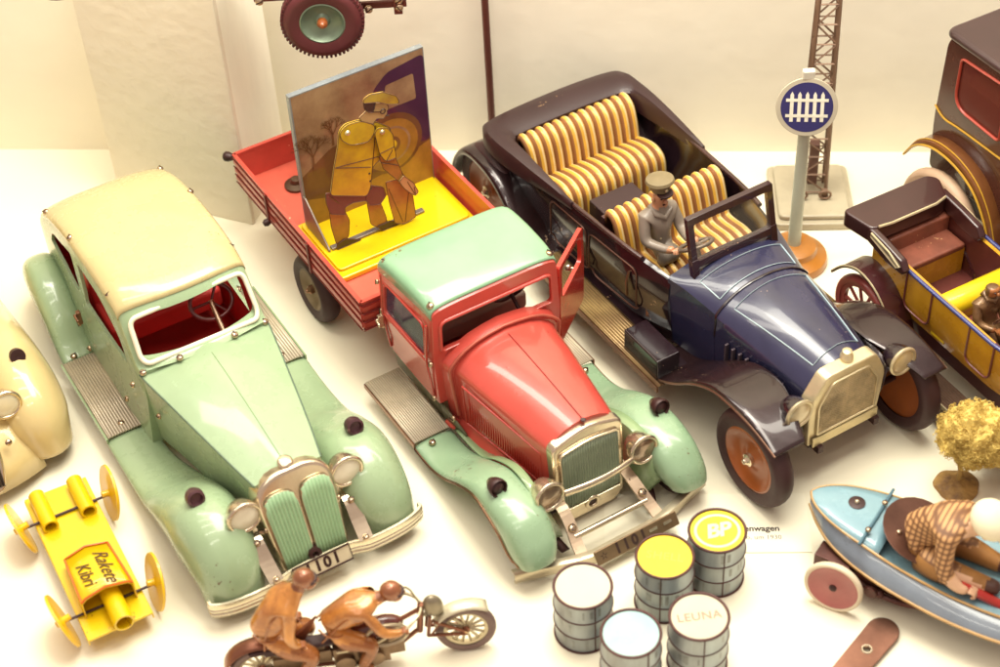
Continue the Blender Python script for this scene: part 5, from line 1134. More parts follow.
g = MB(); g.lathe([(0,0),(.55,0),(.6,.1),(.6,4.1),(.55,4.2),(0,4.2)], origin=(2.95,.15,5.35), axis=(0,1,0), n=22); g.box((3.0,2.25,4.4),(.9,4.2,1.7)); g.build('front_seat_back', mat('seat_yellow',(240,204,30),.3,coat=.5,var=.08), yc, smooth=40)
g = MB(); g.box((4.3,2.25,4.5),(1.9,4.0,.4)); g.build('front_seat', LEA, yc, bevel=.1)
PINK = mat('wheel_pink', (190,92,84), .4, coat=.3, var=.12)
for b_, s_ in ((-.35,-1),(W2+.35,1)):
    for a_ in (-1.55,11.2): wheel(yc, (a_,b_,1.95), 1.95, .55, RUBBER if a_ > 0 else PINK, PINK, side=s_, rim=.8, spokes=10)
    P_ = [(-3.3,3.6),(-2.5,4.5),(-1.4,5.0),(-.2,4.75),(.8,3.9),(1.5,2.6),(2.0,1.75),(3.0,1.6)]
    g = MB(); Pc = cr(P_, 5); g.grid([[(p[0],b_-.75,p[1]-.1),(p[0],b_-.7,p[1]),(p[0],b_+.55,p[1]+.05),(p[0],b_+.6,p[1]-.05)] for p in Pc])
    fo = g.build('rear_wing', mat('wing_maroon',(64,28,30),.24,coat=.6,var=.15,chips=.4,chipcol=(190,150,110)), yc, smooth=50, solid=.07)
    e = MB(); e.tube([(p[0],b_+s_*.72,p[1]+.0) for p in Pc], .05, n=6); e.build('wing_edge', BRASS, fo)
    g = MB(); n = 9*4; g.grid([[(a_, b_-.55+1.15*i/n, 1.55+.07*(.5+.5*math.cos(2*math.pi*i/4))) for a_ in (2.6,9.2)] for i in range(n+1)]); rb = g.build('running_board', mat('tread_dark',(120,92,76),.4,.5,var=.3), yc, smooth=20, solid=.06)
    g = MB(); g.box((5.9,b_+s_*-.0+s_*.62,1.5),(6.6,.06,.2)); g.build('board_edge', BRASS, rb)
    P_ = [(8.8,1.6),(9.6,3.0),(11,4.1),(12.4,4.0),(13.4,3.3)]
    g = MB(); Pc = cr(P_, 5); g.grid([[(p[0],b_-.7,p[1]),(p[0],b_+.6,p[1])] for p in Pc]); g.build('front_wing', bpy.data.materials['wing_maroon'], yc, smooth=50, solid=.07)
g = loft_rows([[(a_,2.25-w_,3.2),(a_,2.25-w_,zt-.6),(a_,2.25-w_*.6,zt),(a_,2.25+w_*.6,zt),(a_,2.25+w_,zt-.6),(a_,2.25+w_,3.2)] for a_,w_,zt in ((7.5,2.0,5.9),(8.2,1.8,5.8),(11.2,1.4,5.3))], cu=True, caps=True); g.build('hood', OY, yc, smooth=30, bevel=.08)
g = MB(); g.box((11.35,2.25,4.0),(.4,2.9,2.9)); g.build('radiator', BRASS, yc, bevel=.12)
st = MB(); st.tube([(5.6+.3*math.cos(t),1.45+.62*math.sin(t),6.3+.5*math.cos(t)) for t in [2*math.pi*i/20 for i in range(20)]], .06, n=6, closed=True); st.tube([(5.6,1.45,6.3),(6.9,1.45,5.0)], .08, n=6); st.build('steering_wheel', BRONZE, yc)

# driver of the yellow car
d2 = thing('chauffeur_figure', 'bronze coloured seated figure in a fur coat inside the yellow veteran car', 'toy figure', (18.5,60.8,0), -63)
BZ = mat('figure_bronze', (136,100,64), .35, .35, coat=.3, var=.25, chips=.5, chipcol=(190,150,90), bump=.3, bscale=300)
nd = {'pel':(4.3,1.5,4.75,(.5,.6)),'wa':(4.3,1.5,5.3,(.48,.6)),'ch':(4.3,1.5,5.95,(.5,.66)),'sh':(4.35,1.5,6.35,(.38,.5)),'nk':(4.42,1.5,6.65,.25),'hd':(4.5,1.5,7.05,.36),'ht':(4.47,1.5,7.3,.34),
 'ls':(4.35,.9,6.25,.25),'le':(4.65,.75,5.5,.24),'lw':(5.2,1.05,5.4,.18),'lh':(5.45,1.2,5.5,.15),'rs':(4.35,2.1,6.25,.25),'re':(4.7,2.2,5.5,.24),'rw':(5.25,1.85,5.5,.18),'rh':(5.5,1.7,5.6,.15),
 'lk':(5.3,1.15,4.75,.33),'rk':(5.3,1.85,4.75,.33),'lf':(5.7,1.15,4.05,.26),'rf':(5.7,1.85,4.05,.26)}
ed2 = [('pel','wa'),('wa','ch'),('ch','sh'),('sh','nk'),('nk','hd'),('hd','ht'),('sh','ls'),('ls','le'),('le','lw'),('lw','lh'),('sh','rs'),('rs','re'),('re','rw'),('rw','rh'),('pel','lk'),('pel','rk'),('lk','lf'),('rk','rf')]
m2 = figure('x', None, nd, ed2, 'pel', None, None, sub=2)
ex = MB(); ex.ball((4.86,1.5,7.02),(.09,.07,.09), n=8, m=1)
for s_ in (-1,1): ex.ball((4.8,1.5+.14*s_,7.12),(.05,.06,.04), n=6, m=2)
for cy, cx in ((1.2,5.5),(1.7,5.55)):
    for k in range(5): ex.tube([(cx-.05,cy-.1+.05*k,5.52),(cx+(.1,.16,.18,.16,.1)[k],cy-.1+.05*k,5.5),(cx+(.12,.2,.22,.2,.12)[k],cy-.1+.05*k,5.4)], .032, n=5, m=1)
ex.tube([(4.6,1.2,6.7),(4.72,1.5,6.55),(4.6,1.8,6.7),(4.25,1.8,6.75),(4.2,1.5,6.8),(4.25,1.2,6.75)], .13, n=8, closed=True)
SK2 = mat('figure_skin',(176,110,60),.4,coat=.2,var=.15)
figure_obj('body', d2, m2, ex, [BZ, SK2, DARKM], lambda c: 1 if (c.x > 5.35 and c.z > 5.2) or (c.z > 6.85 and c.x > 4.6 and c.z < 7.25) else 0)

# ================================================================== brown limousine at the right edge
li = thing('toy_limousine', 'tall brown tin limousine with red lined windows and tan spoked wheels at the upper right', 'toy car', (22.3,69.8,0), -63)
LB = mat('limo_brown', (82,44,34), .25, coat=.6, var=.14, chips=.2); LR = mat('limo_roof', (56,32,34), .3, coat=.5, var=.12); LO = mat('limo_orange', (124,78,40), .28, coat=.6, var=.18, col2=(90,48,30))
LW = 5.2
def lsec(b, w): pass
out = rpoly([(-.35,4.2),(10.5,4.2),(10.5,7.6),(9.9,12.1),(.0,12.15),(-.3,11.6),(-.5,7.2)], [.3,.3,.3,.5,.6,.4,.6], 5)
base = MB(); base.prism(out, lambda x,y,t:(x,t,y), 0, LW)
inn = MB(); inn.prism(rpoly([(0,4.6),(10.1,4.6),(10.1,7.6),(9.6,11.8),(.3,11.8),(-.05,7.2)], .3, 3), lambda x,y,t:(x,t,y), .15, LW-.15, m=1)
cuts = [inn]
for pts_ in ([(.75,8.6),(4.0,8.45),(4.0,11.5),(.8,11.35)], [(4.6,8.4),(8.9,8.4),(8.7,11.5),(4.6,11.5)]):
    c_ = MB(); c_.prism(rpoly(pts_, [.9,.25,.25,.25], 5), lambda x,y,t:(x,t,y), -1, 7, m=0); cuts.append(c_)
bd_ = boolean(base, cuts, [LB, mat('limo_lining',(84,26,28),.5)], 'body', li, smooth=30, bevel=.05)
line_inside(bd_.data, 1, (2, 8), 8, yc=2.6)
LRED = mat('line_red',(176,66,48),.35,coat=.4)
for pts_ in ([(.75,8.6),(4.0,8.45),(4.0,11.5),(.8,11.35)], [(4.6,8.4),(8.9,8.4),(8.7,11.5),(4.6,11.5)]):
    g = MB(); g.tube([(x,-.02,y) for x,y in rpoly(pts_, [.9,.25,.25,.25], 5)], .08, n=6, closed=True); fr_ = g.build('window_frame', LRED, bd_, smooth=60)
    g = MB(); g.prism(rpoly(pts_, [.9,.25,.25,.25], 5), lambda x,y,t:(x,t,y), .05, .08); g.build('pane', glass('limo_glass',(120,60,50),.5), fr_, smooth=0)
g = MB(); g.prism(rpoly([(-.45,-.2),(10.3,-.2),(10.3,LW+.2),(-.45,LW+.2)], .6, 5), lambda x,y,t:(x,y,t), 11.95, 12.45); g.build('roof', LR, li, bevel=.25, seg=4)
g = MB(); g.tube(cr([(-.5,-.04,7.9),(.3,-.04,7.5),(2,-.04,7.6),(9.5,-.04,7.7)],4), .05, n=6); g.build('waist_line', mat('line_gold',(196,150,50),.35), bd_)
TAN = mat('tyre_tan', (190,158,130), .5, var=.12)
for b_, s_ in ((-.5,-1),(LW+.5,1)):
    for a_ in (1.9,14.5): wheel(li, (a_,b_+s_*.45,2.7), 2.7, .75, TAN, LB, side=s_, rim=.78, spokes=10)
    P_ = [(-1.3,4.9),(-.6,5.9),(.6,6.5),(2.2,6.5),(3.7,5.9),(4.8,4.7),(5.5,3.3),(6.2,2.2),(8,1.9)]
    Pc = cr(P_,5); g = MB(); g.grid([[(p[0],b_-s_*.9,p[1]+.05),(p[0],b_+s_*.25,p[1]),(p[0],b_+s_*.36,p[1]-.22)] for p in Pc]); fo = g.build('wing', LO, li, smooth=40, solid=.08)
    g = MB(); g.tube([(p[0],b_+s_*.4,p[1]-.22) for p in Pc], .06, n=6); g.tube([(p[0],b_+s_*.1,p[1]+.04) for p in Pc], .035, n=6); g.build('wing_edge', bpy.data.materials['line_gold'], fo)
g = MB(); g.box((7.5,LW/2,3.2),(17,3.6,1.4)); g.build('underframe', LR, li, bevel=.1)
g = loft_rows([[(a_,LW/2-w_,3.5),(a_,LW/2-w_,zt-.8),(a_,LW/2-w_*.6,zt),(a_,LW/2+w_*.6,zt),(a_,LW/2+w_,zt-.8),(a_,LW/2+w_,3.5)] for a_,w_,zt in ((10.4,2.4,8),(11.5,2.1,7.6),(15.5,1.7,7.1))], cu=True, caps=True); g.build('hood', LB, li, smooth=30, bevel=.1)
# ================================================================== motorcycle with two riders
mo = thing('toy_motorcycle', 'pressed tin motorcycle carrying two brown riders in front of the green sedan', 'motorcycle', (-6.3,44.5,0), 9)
GRM = mat('tyre_grey_brown', (128,104,98), .45, .2, var=.15); SPK = mat('spoke_silver', (210,196,164), .3, .7, var=.15); FRM = mat('frame_copper', (150,96,72), .3, .6, var=.25, chips=.4, chipcol=(220,190,140))
STEER = -6
fw = wheel(mo, (4.2,0,1.25), 1.28, .42, GRM, SPK, side=-1, rim=.72, spokes=14, hub_m=FRM); fw.rotation_euler = (R(-6),0,R(STEER))
wheel(mo, (-4.3,0,1.25), 1.28, .45, GRM, SPK, side=-1, rim=.72, spokes=14, hub_m=FRM)
g = MB()
for b_ in (-.26,.26):
    g.tube([(4.2,b_,1.25),(2.9,b_,2.3)], .08, n=6); g.tube([(4.2,b_,1.15),(2.6,b_,1.5)], .08, n=6); g.tube([(2.6,b_,1.5),(2.75,b_,2.7)], .08, n=6); g.tube([(2.75,b_,1.5),(3.1,b_,2.1)], .05, n=6)
g.tube([(2.3,0,1.6),(2.45,0,3.3)], .14, n=8); g.build('front_fork', FRM, mo, smooth=50)
g = MB(); rows = []
for k in range(12):
    t = R(50+9*k); rows.append([(4.2+1.5*math.cos(t)*(1 if True else 0), b_, 1.25+1.5*math.sin(t)+.08*(1-(b_/.3)**2)) for b_ in (-.32,-.2,0,.2,.32)])
g.grid(rows); g.build('front_mudguard', mat('guard_white', (226,216,186), .25, .3, coat=.5, var=.1), mo, smooth=60, solid=.06)
g = MB(); rows = []
for k in range(14):
    t = R(20+12*k); rows.append([(-4.3+1.5*math.cos(t), b_, 1.25+1.5*math.sin(t)+.08*(1-(b_/.35)**2)) for b_ in (-.36,-.2,0,.2,.36)])
g.grid(rows); g.build('rear_mudguard', FRM, mo, smooth=60, solid=.06)
g = MB(); g.ball((2.95,0,3.05),(.42,.3,.62), n=18, rot=Matrix.Rotation(R(-12),3,'Y')); g.box((2.9,0,2.62),(.9,.2,.14)); g.build('number_shield', mat('shield_grey',(158,146,122),.3,.5,var=.15), mo, bevel=.04)
g = MB(); g.ball((.55,0,2.35),(1.15,.48,.5), n=18, rot=Matrix.Rotation(R(-6),3,'Y')); g.build('fuel_tank', mat('tank_maroon',(104,48,40),.25,coat=.6,var=.2), mo, smooth=70)
g = MB(); g.tube(cr([(1.55,-.3,2.75),(1.1,-.62,2.5),(.1,-.62,2.0),(-1.2,-.55,1.9)],4), .07, n=6, closed=False)
g.tube([(.9+.85*math.cos(t),-.5,2.35+.62*math.sin(t)) for t in [2*math.pi*i/24 for i in range(24)]], .09, n=6, closed=True); g.build('tank_rail', SPK, mo, smooth=60)
g = MB(); g.box((-.2,0,1.25),(2.3,.9,1.3)); g.box((1.2,0,1.3),(.8,.6,1.0)); g.box((-2.6,0,1.35),(2.4,.5,.7)); g.lathe([(0,0),(.42,0),(.42,.3),(.25,.36),(0,.36)], origin=(.3,-.35,1.1), axis=(0,-1,0), n=18); g.lathe([(0,0),(.42,0),(.42,.3),(0,.36)], origin=(-.9,-.35,1.1), axis=(0,-1,0), n=18)
for k in range(5): g.box((.1,0,1.75+.1*k),(.75,.8,.045))
g.build('engine', mat('engine_tin',(168,140,112),.3,.7,var=.3,chips=.5), mo, bevel=.06, smooth=40)
g = MB()
g.tube([(2.4,0,3.0),(.5,0,2.0),(-1.8,0,2.0),(-4.3,.25,1.25)], .1, n=8); g.tube([(2.35,0,1.8),(1.0,0,.6),(-1.2,0,.5),(-4.3,-.28,1.25)], .1, n=8); g.tube([(-1.6,0,2.0),(-1.2,0,.6)], .1, n=8); g.build('frame', FRM, mo, smooth=60)
g = MB(); g.tube([(.4,-.5,1.0),(-1,-.62,.6),(-4.8,-.66,.75)], [.1]*3, n=8); g.tube([(-2.8,-.64,.64),(-4.9,-.68,.78)], .17, n=8); g.build('exhaust', SPK, mo, smooth=60)
g = MB(); g.box((-2.5,0,2.15),(3.2,.6,.28)); g.box((-4.1,0,2.35),(1.2,.66,.26)); g.build('saddle', RUBBER, mo, bevel=.12, seg=3)
g = MB(); hbp = cr([(1.55,-1.0,2.95),(2.0,-.75,3.15),(2.4,-.3,3.2),(2.4,.3,3.2),(2.0,.75,3.15),(1.55,1.0,2.95)],4); g.tube(hbp, .07, n=6); g.tube([(2.45,.05,3.2),(2.1,.0,4.3),(1.9,0,4.55)], .05, n=6); g.build('handlebar', SPK, mo, smooth=60)
g = MB(); g.prism([(-3.0,2.4),(-1.75,3.6),(-2.4,2.25)], lambda x,y,t:(x,t,y), .05,.2); g.build('tail_plate', FRM, mo, bevel=.02)

SUIT = mat('suit_amber', (214,146,70), .26, .2, coat=.6, var=.2, col2=(140,80,42), nscale=70, chips=.25, chipcol=(240,200,130)); LEG = mat('suit_brown', (176,108,56), .26, .2, coat=.5, var=.22, nscale=70)
HELM = mat('helmet_copper', (158,98,64), .22, .3, coat=.6, var=.2); RSK = mat('rider_skin', (178,110,64), .35, coat=.4, var=.12)
def rider(label, n, zoff, lead):
    t = thing('rider_figure', label, 'toy figure', (-6.3,44.5,0), 9, 'figures riding the tin motorcycle')
    m2 = figure('x', None, n, RED_, 'pel', None, None, sub=2)
    ex = MB(); h = Vector(n['hd'][:3]); f = lead
    ex.ball(h+Vector((-.02,0,.1)),(.47,.42,.45), n=16, m=2); ex.ball(h+Vector((f*.14,0,-.14)),(.34,.3,.36), n=14, m=3); ex.ball(h+Vector((f*.48,0,-.1)),(.1,.08,.12), n=8, m=3)
    for s_ in (-1,1): ex.ball(h+Vector((f*.33,s_*.17,.02)),(.06,.07,.05), n=8, m=4)
    ex.tube([h+Vector((f*.47*math.cos(q),.42*math.sin(q),.06)) for q in [R(-60+20*i) for i in range(7)]], .07, n=6, m=4)
    ex.tube([h+Vector((f*.38,.12*(i-1),-.26)) for i in range(3)], .025, n=5, m=4)
    ex.add([], [])
    for hk in ('lh','rh'):
        c = Vector(n[hk][:3])
        for k in range(4): ex.tube([c+Vector((-.06,-.12+.08*k,.06)), c+Vector((.1,-.12+.08*k,.08)), c+Vector((.14,-.12+.08*k,-.04)), c+Vector((.06,-.12+.08*k,-.1))], .04, n=6, m=3)
        ex.tube([c+Vector((-.08,.14 if hk=='lh' else -.14,.02)), c+Vector((.05,.2 if hk=='lh' else -.2,-.04))], .045, n=6, m=3)
    # belt, collar, back seam
    p, w_ = Vector(n['pel'][:3]), Vector(n['wa'][:3]); q = p.lerp(w_, .45)
    ax = (w_-p).normalized(); sd = Vector((0,1,0)); fr = ax.cross(sd)
    for s_ in (-1,1):      # moulded seams: down the side, round the cuff, across the hip
        pts_ = [Vector(n[k][:3])+Vector((dx_, s_*n[k][3][1]*.86, dz_)) for k, dx_, dz_ in (('sh',-.15,.05),('ch',-.2,.1),('wa',-.05,0),('pel',.1,.1))]
        ex.tube(cr([tuple(v) for v in pts_],4), .045, n=6, m=1)
        w0 = Vector(n['wa'][:3]); ex.tube(cr([(w0.x-.5,s_*.3,w0.z+.1),(w0.x-.2,s_*.62,w0.z-.05),(w0.x+.25,s_*.6,w0.z-.25),(w0.x+.5,s_*.35,w0.z-.3)],4), .05, n=6, m=1)
    c0 = Vector(n['nk'][:3])
    ex.tube([c0+sd*.26*math.cos(u)+Vector((.22*math.sin(u),0,.0)) for u in [2*math.pi*i/14 for i in range(14)]], .09, n=6, closed=True, m=0)
    hd_ = Vector(n['hd'][:3])
    def mf(c):
        if (c-hd_).length < .62 and c.z > hd_.z-.45:
            return 3 if (c.x-hd_.x) > .16 and c.z < hd_.z+.12 else 2
        if (c-Vector(n['lh'][:3])).length < .22 or (c-Vector(n['rh'][:3])).length < .22: return 3
        if c.z < n['pel'][2]-.05 or (c.x > n['pel'][0]+.45 and c.z < n['lk'][2]+.4 and c.z < n['wa'][2]-.3): return 1
        return 0
    figure_obj('body', t, m2, ex, [SUIT, LEG, HELM, RSK, DARKM], mf)
RED_ = [('pel','wa'),('wa','ch'),('ch','sh'),('sh','nk'),('nk','hd'),('hd','ht'),('sh','ls'),('ls','le'),('le','lw'),('lw','lh'),('sh','rs'),('rs','re'),('re','rw'),('rw','rh'),('pel','lk'),('pel','rk'),('lk','la'),('rk','ra'),('la','lt'),('ra','rt')]
n1 = {'pel':(-1.8,0,2.6,(.62,.66)),'wa':(-1.25,0,3.15,(.6,.66)),'ch':(-.45,0,3.75,(.62,.7)),'sh':(.2,0,4.05,(.46,.62)),'nk':(.75,0,4.15,.26),'hd':(1.35,0,4.36,.28),'ht':(1.55,0,4.45,.2),
 'ls':(.25,-.62,3.9,.27),'le':(.75,-1.0,3.1,.24),'lw':(1.35,-1.0,2.95,.18),'lh':(1.62,-.95,2.98,.15),'rs':(.25,.62,3.9,.27),'re':(.75,1.0,3.1,.24),'rw':(1.35,1.0,2.95,.18),'rh':(1.62,.95,2.98,.15),
 'lk':(.35,-.72,2.15,.4),'rk':(.35,.72,2.15,.4),'la':(-.25,-.75,.95,.24),'ra':(-.25,.75,.95,.24),'lt':(.2,-.75,.7,.18),'rt':(.2,.75,.7,.18)}
n2 = {'pel':(-4.1,0,2.85,(.68,.72)),'wa':(-3.85,0,3.6,(.66,.7)),'ch':(-3.35,0,4.5,(.68,.78)),'sh':(-2.75,0,5.25,(.5,.66)),'nk':(-2.3,0,5.65,.28),'hd':(-1.95,0,6.1,.3),'ht':(-1.9,0,6.3,.2),
 'ls':(-2.75,-.7,5.05,.3),'le':(-2.95,-.98,3.85,.25),'lw':(-2.75,-.85,3.2,.18),'lh':(-2.5,-.75,3.05,.15),'rs':(-2.75,.7,5.05,.3),'re':(-2.95,.98,3.85,.25),'rw':(-2.75,.85,3.2,.18),'rh':(-2.5,.75,3.05,.15),
 'lk':(-2.05,-.8,2.3,.4),'rk':(-2.05,.8,2.3,.4),'la':(-2.7,-.8,1.1,.24),'ra':(-2.7,.8,1.1,.24),'lt':(-2.2,-.8,.9,.18),'rt':(-2.2,.8,.9,.18)}
rider('brown motorcycle rider bent low over the handlebar', n1, 0, 1)
rider('brown motorcycle passenger sitting upright behind the driver', n2, 0, 1)

# ================================================================== boat on wheels
bo = thing('toy_rowing_boat', 'pale blue tin rowing boat on wheels with cream edges and a round brown seat panel', 'toy boat', (12.85,49.85,0), -35)
SB_ = mat('boat_blue', (128,164,176), .26, coat=.5, var=.06, chips=.3, chipcol=(120,100,90)); SH_ = mat('boat_side', (128,138,150), .28, coat=.5, var=.12); EDG = mat('boat_edge', (206,164,104), .35, coat=.3, var=.15)
ST = [(0,.02,.02,3.05,2.3),(.25,.42,.3,3.05,2.25),(.8,.85,.85,3.05,2.15),(1.7,1.25,1.45,3.02,2.0),(3.1,1.58,1.95,2.95,1.85),(5.0,1.85,2.3,2.75,1.75),(7.5,1.95,2.5,2.55,1.7),(10,1.75,2.35,2.5,1.75),(12.2,1.2,1.7,2.6,1.9),(13.4,.5,.8,2.7,2.1)]
SC = cr(ST, 5)
def hull_ring(k, d=0): a_, wd, wc, zd, zc = k; return [(a_,-wd+d,zd),(a_,-wc+d,zc),(a_,-wc*.7,zc-.3),(a_,0,zc-.4),(a_,wc*.7,zc-.3),(a_,wc-d,zc),(a_,wd-d,zd)]
g = MB(); g.grid([hull_ring(k) for k in SC]); hull = g.build('hull', SH_, bo, smooth=40, solid=.07)
for s_ in (-1,1):
    g = MB(); g.tube([(k[0],s_*k[1],k[3]) for k in SC], .06, n=6); g.build('deck_edge', EDG, hull, smooth=60)
    g = MB(); g.tube([(k[0],s_*(k[2]+.03),k[4]) for k in SC], .07, n=6); g.build('rubbing_strip', EDG, hull, smooth=60)
g = MB(); rows = []
for k in SC:
    if k[0] < 3.9: rows.append([(k[0], k[1]*x, k[3]+.02+.12*(1-x*x)*min(1,k[1])) for x in (-1,-.7,-.35,0,.35,.7,1)])
g.grid(rows); dk = g.build('foredeck', SB_, bo, smooth=50, solid=.06)
g = MB(); g.tube([(2.95,-1.72,3.1),(3.0,0,3.22),(2.95,1.8,3.1)], .07, n=8); g.build('deck_seam', mat('seam_blue',(104,140,156),.3,.3), dk)
for b_ in (-.95,.75): screw(dk, (3.0,b_,3.3), (0,0,1), .13)
g = MB(); g.lathe([(0,0),(.36,0),(.36,.05),(.3,.07),(0,.06)], origin=(1.95,.28,3.13), n=24); g.ball((1.95,.28,3.2),.13, n=10, m=1); g.build('deck_rivet', [DARKM, CHROME], dk, smooth=50)
base = MB(); base.prism([(k[0],k[1]*.98) for k in SC if 2.9 < k[0]]+[(k[0],-k[1]*.98) for k in SC[::-1] if 2.9 < k[0]], lambda x,y,t:(x,y,t), 2.35, 2.42); base.build('inner_deck', SB_, bo)
g = MB(); n_ = 26; Rr = 1.65
tilt = Vector((-.45,0,.9)).normalized()
g.prism([(Rr*math.cos(2*math.pi*i/n_), Rr*math.sin(2*math.pi*i/n_)) for i in range(n_)], lambda x,y,t:(4.85+x*.93-t*.3, .1+y, 3.2-x*.28+t), 0, .08); bk = g.build('seat_panel', mat('panel_brown',(112,76,62),.3,.5,var=.2,chips=.4), bo, bevel=.03)
for x, y in ((-.7,-.7),(-.4,.95),(.6,-.5)): screw(bk, (4.85+x*.93,.1+y,3.32-x*.28), (0.2,0,1), .12)
g = MB()
g.box((3.6,-.6,1.1),(4.6,2.4,.5)); g.box((2.0,-1.6,1.4),(1.6,.9,.7)); g.tube([(2.3,-2.2,1.25),(2.3,2.2,1.25)], .1, n=8); g.tube(cr([(2.0,-1.7,1.6),(3.6,-1.9,.9),(5.0,-1.9,.8),(6.4,-1.9,1.3)],4), .14, n=8); g.ball((4.2,-2.0,.95),.22, n=10); g.lathe([(0,0),(.3,0),(.3,.2),(0,.2)], origin=(3.9,-2.1,1.1), axis=(0,-1,0), n=14)
g.build('undercarriage', mat('gear_brown',(98,58,50),.35,.4,var=.25,chips=.3), bo, smooth=40, bevel=.05)
WPK = mat('boat_wheel_pink',(176,96,92),.4,coat=.3,var=.12); WRM = mat('boat_tyre_cream',(222,206,178),.5,var=.06)
for s_ in (-1,1):
    w_ = wheel(bo, (2.5,-2.85 if s_ < 0 else 1.7,1.25), 1.28, .3, WRM, WPK, side=s_, rim=.86, hub_m=DARKM); w_.rotation_euler = (R(s_*6),0,R(4))
wheel(bo, (10.5,0,1.0), 1.0, .3, WRM, WPK, rim=.86)
# rower
rw = thing('rower_figure', 'rower in white cap and checked brown shirt leaning forward in the blue boat', 'toy figure', (12.85,49.85,0), -35)
n3 = {'pel':(4.35,-.3,2.95,(.66,.85)),'wa':(4.95,-.3,3.7,(.6,.78)),'ch':(5.65,-.25,4.4,(.64,.9)),'sh':(6.3,-.2,4.85,(.5,.78)),'nk':(6.85,-.2,5.05,.34),'hd':(7.4,-.2,5.3,.55),'ht':(7.65,-.2,5.5,.5),
 'ls':(6.2,-1.1,4.65,.4),'le':(6.45,-1.5,3.4,.36),'lw':(7.1,-1.5,2.95,.22),'lh':(7.45,-1.4,2.9,.2),'rs':(6.3,.7,4.65,.38),'re':(7.2,1.2,4.1,.28),'rw':(8.0,.7,3.7,.2),'rh':(8.35,.3,3.6,.2),
 'lk':(6.1,-1.05,2.95,.58),'rk':(6.3,.5,3.0,.55),'la':(8.0,-.7,2.75,.34),'ra':(8.0,.45,2.75,.34),'lt':(8.4,-.7,2.9,.26),'rt':(8.4,.45,2.9,.26)}
m2 = figure('x', None, n3, RED_, 'pel', None, None, sub=2)
CHK = bpy.data.materials.new('checked_shirt'); CHK.use_nodes = True; nt = CHK.node_tree; p_ = nt.nodes['Principled BSDF']; p_.inputs['Roughness'].default_value = .6
tc = nt.nodes.new('ShaderNodeTexCoord'); cur = None
for ax_, sc__ in (('X',1),('Z',1)):
    wv = nt.nodes.new('ShaderNodeTexWave'); wv.bands_direction = ax_; wv.inputs['Scale'].default_value = 150; wv.inputs['Distortion'].default_value = .15; nt.links.new(tc.outputs['Object'], wv.inputs['Vector'])
    if cur is None: cur = wv.outputs['Fac']
    else:
        m_ = nt.nodes.new('ShaderNodeMath'); m_.operation = 'MULTIPLY'; nt.links.new(cur, m_.inputs[0]); nt.links.new(wv.outputs['Fac'], m_.inputs[1]); cur = m_.outputs[0]
rp_ = nt.nodes.new('ShaderNodeValToRGB'); rp_.color_ramp.elements[0].color = lin((112,74,46)); rp_.color_ramp.elements[1].color = lin((196,150,100)); rp_.color_ramp.elements[1].position = .45
nt.links.new(cur, rp_.inputs[0]); nt.links.new(rp_.outputs[0], p_.inputs['Base Color'])
TRO = mat('trousers_tan',(176,124,64),.55,var=.2); RSK2 = mat('rower_skin',(222,178,142),.4,coat=.2,var=.08); RSH = mat('shoe_brown',(84,50,38),.5)
ex = MB(); h = Vector((7.5,-.2,5.35))
ex.ball(h+Vector((.55,0,-.25)),(.12,.1,.13), n=8, m=2)
for s_ in (-1,1): ex.ball(h+Vector((.5,s_*.2,-.02)),(.06,.07,.06), n=8, m=3); ex.ball(h+Vector((-.05,s_*.55,-.1)),(.14,.08,.18), n=8, m=2)
for c, s_ in ((Vector((7.5,-1.4,2.9)),-1),(Vector((8.4,.3,3.6)),1)):
    for k in range(4): ex.tube([c+Vector((-.05,-.15+.1*k,.1)), c+Vector((.16,-.15+.1*k,.1)), c+Vector((.22,-.15+.1*k,-.06)), c+Vector((.1,-.15+.1*k,-.14))], .055, n=6, m=2)
    ex.tube([c+Vector((-.1,-s_*.2,0)), c+Vector((.08,-s_*.26,-.06))], .06, n=6, m=2)
def rmf(c):
    if c.z > 4.75 and c.x > 6.75: return 2
    if c.x > 6.72 and c.y < -1.05 and c.z < 3.45: return 2
    if c.x > 7.35 and c.z > 3.4: return 2
    if c.x > 7.9 and c.z < 3.3: return 3
    if c.z < 3.3 and (c.y > -1.2 or c.x < 6.2): return 1
    return 0
rw.scale = (1.12,1.12,1.12); rw.location = (Vector((12.85,49.85,0))+Matrix.Rotation(R(-35),3,'Z') @ Vector((-.65,.0,-.35)))*S
body_r = figure_obj('body', rw, m2, ex, [CHK, TRO, RSK2, RSH], rmf)
g = MB(); g.ball((7.45,-.2,5.6),(.82,.8,.62), n=22, rot=Matrix.Rotation(R(25),3,'Y')); g.prism(rpoly([(.5,-.6),(1.05,-.45),(1.15,0),(1.05,.45),(.5,.6)],.15,3), lambda x,y,t:(7.45+x,-.2+y,5.45-x*.4+t), -.04,.05)
g.build('cap', mat('cap_white',(238,228,196),.6,var=.05,bump=.1,bscale=60), rw, smooth=60)
# oar held by the rower
oa = thing('toy_oar', 'short oar with a glossy red shaft held by the white capped rower', 'oar', (12.85,49.85,0), -35)
g = MB(); g.tube([(7.3,-1.55,3.05),(8.2,-1.3,2.65),(9.3,-1.15,2.3),(10.2,-1.0,2.0)], [.17,.22,.22,.18], n=12); sh_ = g.build('shaft', mat('oar_red',(190,44,34),.22,coat=.7,var=.12), oa, smooth=60)
g = MB(); g.prism(rpoly([(9.9,-1.35),(12.2,-1.5),(12.4,-.3),(10.0,-.65)],.3,4), lambda x,y,t:(x,y,2.05-(x-9.9)*.3+t), -.05,.05); g.build('blade', mat('oar_white',(226,214,190),.4,var=.06), oa, bevel=.02)
g = MB()
for a_,b_ in ((8.35,-.75),(8.35,-.45),(8.2,-.6),(8.5,-.6)): g.ball((a_,b_,2.5),(.15,.15,.06), n=10)
g.build('white_flower', mat('petal_white',(238,232,210),.5), bo, smooth=60)
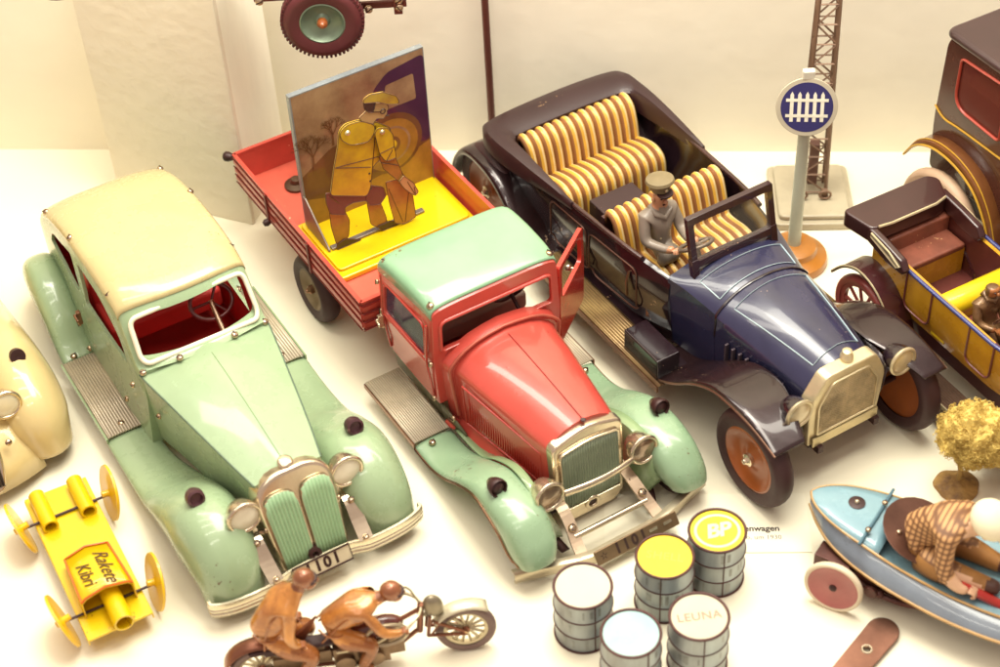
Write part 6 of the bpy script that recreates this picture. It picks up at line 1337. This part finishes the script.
# ------------------------------------------------------------------ camera
cam = bpy.data.cameras.new('camera'); co = bpy.data.objects.new('camera', cam); C.objects.link(co)
rx = Vector((0.99816045, -0.04142893, -0.04426476)); upv = Vector((0.06062776, 0.68207567, 0.72876406)); fwd = Vector((0, 0.73010713, -0.6833327))
M = Matrix((rx, upv, -fwd)).transposed().to_4x4(); M.translation = Vector((0,0,60))*S
co.matrix_world = M
cam.sensor_width = 36; cam.lens = 1766.7*36/1000; cam.clip_start = .01; cam.clip_end = 50
cam.dof.use_dof = True; cam.dof.focus_distance = .83; cam.dof.aperture_fstop = 10
bpy.context.scene.camera = co
# ------------------------------------------------------------------ light
w = bpy.data.worlds.new('World'); bpy.context.scene.world = w; w.use_nodes = True
w.node_tree.nodes['Background'].inputs[0].default_value = (1.0,.76,.68,1); w.node_tree.nodes['Background'].inputs[1].default_value = .52
def area(name, loc, tgt, sx, sy, power, col):
    l = bpy.data.lights.new(name, 'AREA'); l.shape = 'RECTANGLE'; l.size = sx*S; l.size_y = sy*S; l.energy = power; l.color = col
    o = bpy.data.objects.new(name, l); C.objects.link(o); o.location = Vector(loc)*S
    d = (Vector(tgt)-Vector(loc)); o.rotation_euler = d.to_track_quat('-Z', 'Y').to_euler(); return o
WARM = (1.0,.965,.83)
area('case_light', (10,66,95), (0,60,0), 60, 36, 9.2, WARM)
area('added_wall_fill', (0,66,42), (2,80,6), 70, 6, 1.7, WARM)  # added fill that brightens the back wall
tn = Vector((-.36,.93,0)).normalized(); tl = Vector((.93,.36,0))
for i in range(4):
    c_ = Vector((-22,36,86))+tn*22*(i-1.5)
    o = area('tube_light', c_, c_+Vector((.25,.2,-1)), 50, 3.5, .75, (1.0,.95,.82))
    z_ = (Vector((-.25,-.2,1))).normalized(); x_ = (tl-z_*tl.dot(z_)).normalized(); y_ = z_.cross(x_)
    o.rotation_euler = Matrix((x_,y_,z_)).transposed().to_euler()
sc = bpy.context.scene
sc.view_settings.view_transform = 'Standard'; sc.view_settings.look = 'None'; sc.view_settings.exposure = .14; sc.view_settings.gamma = 1
sc.cycles.use_denoising = True
sc.cycles.max_bounces = 6; sc.cycles.transparent_max_bounces = 8
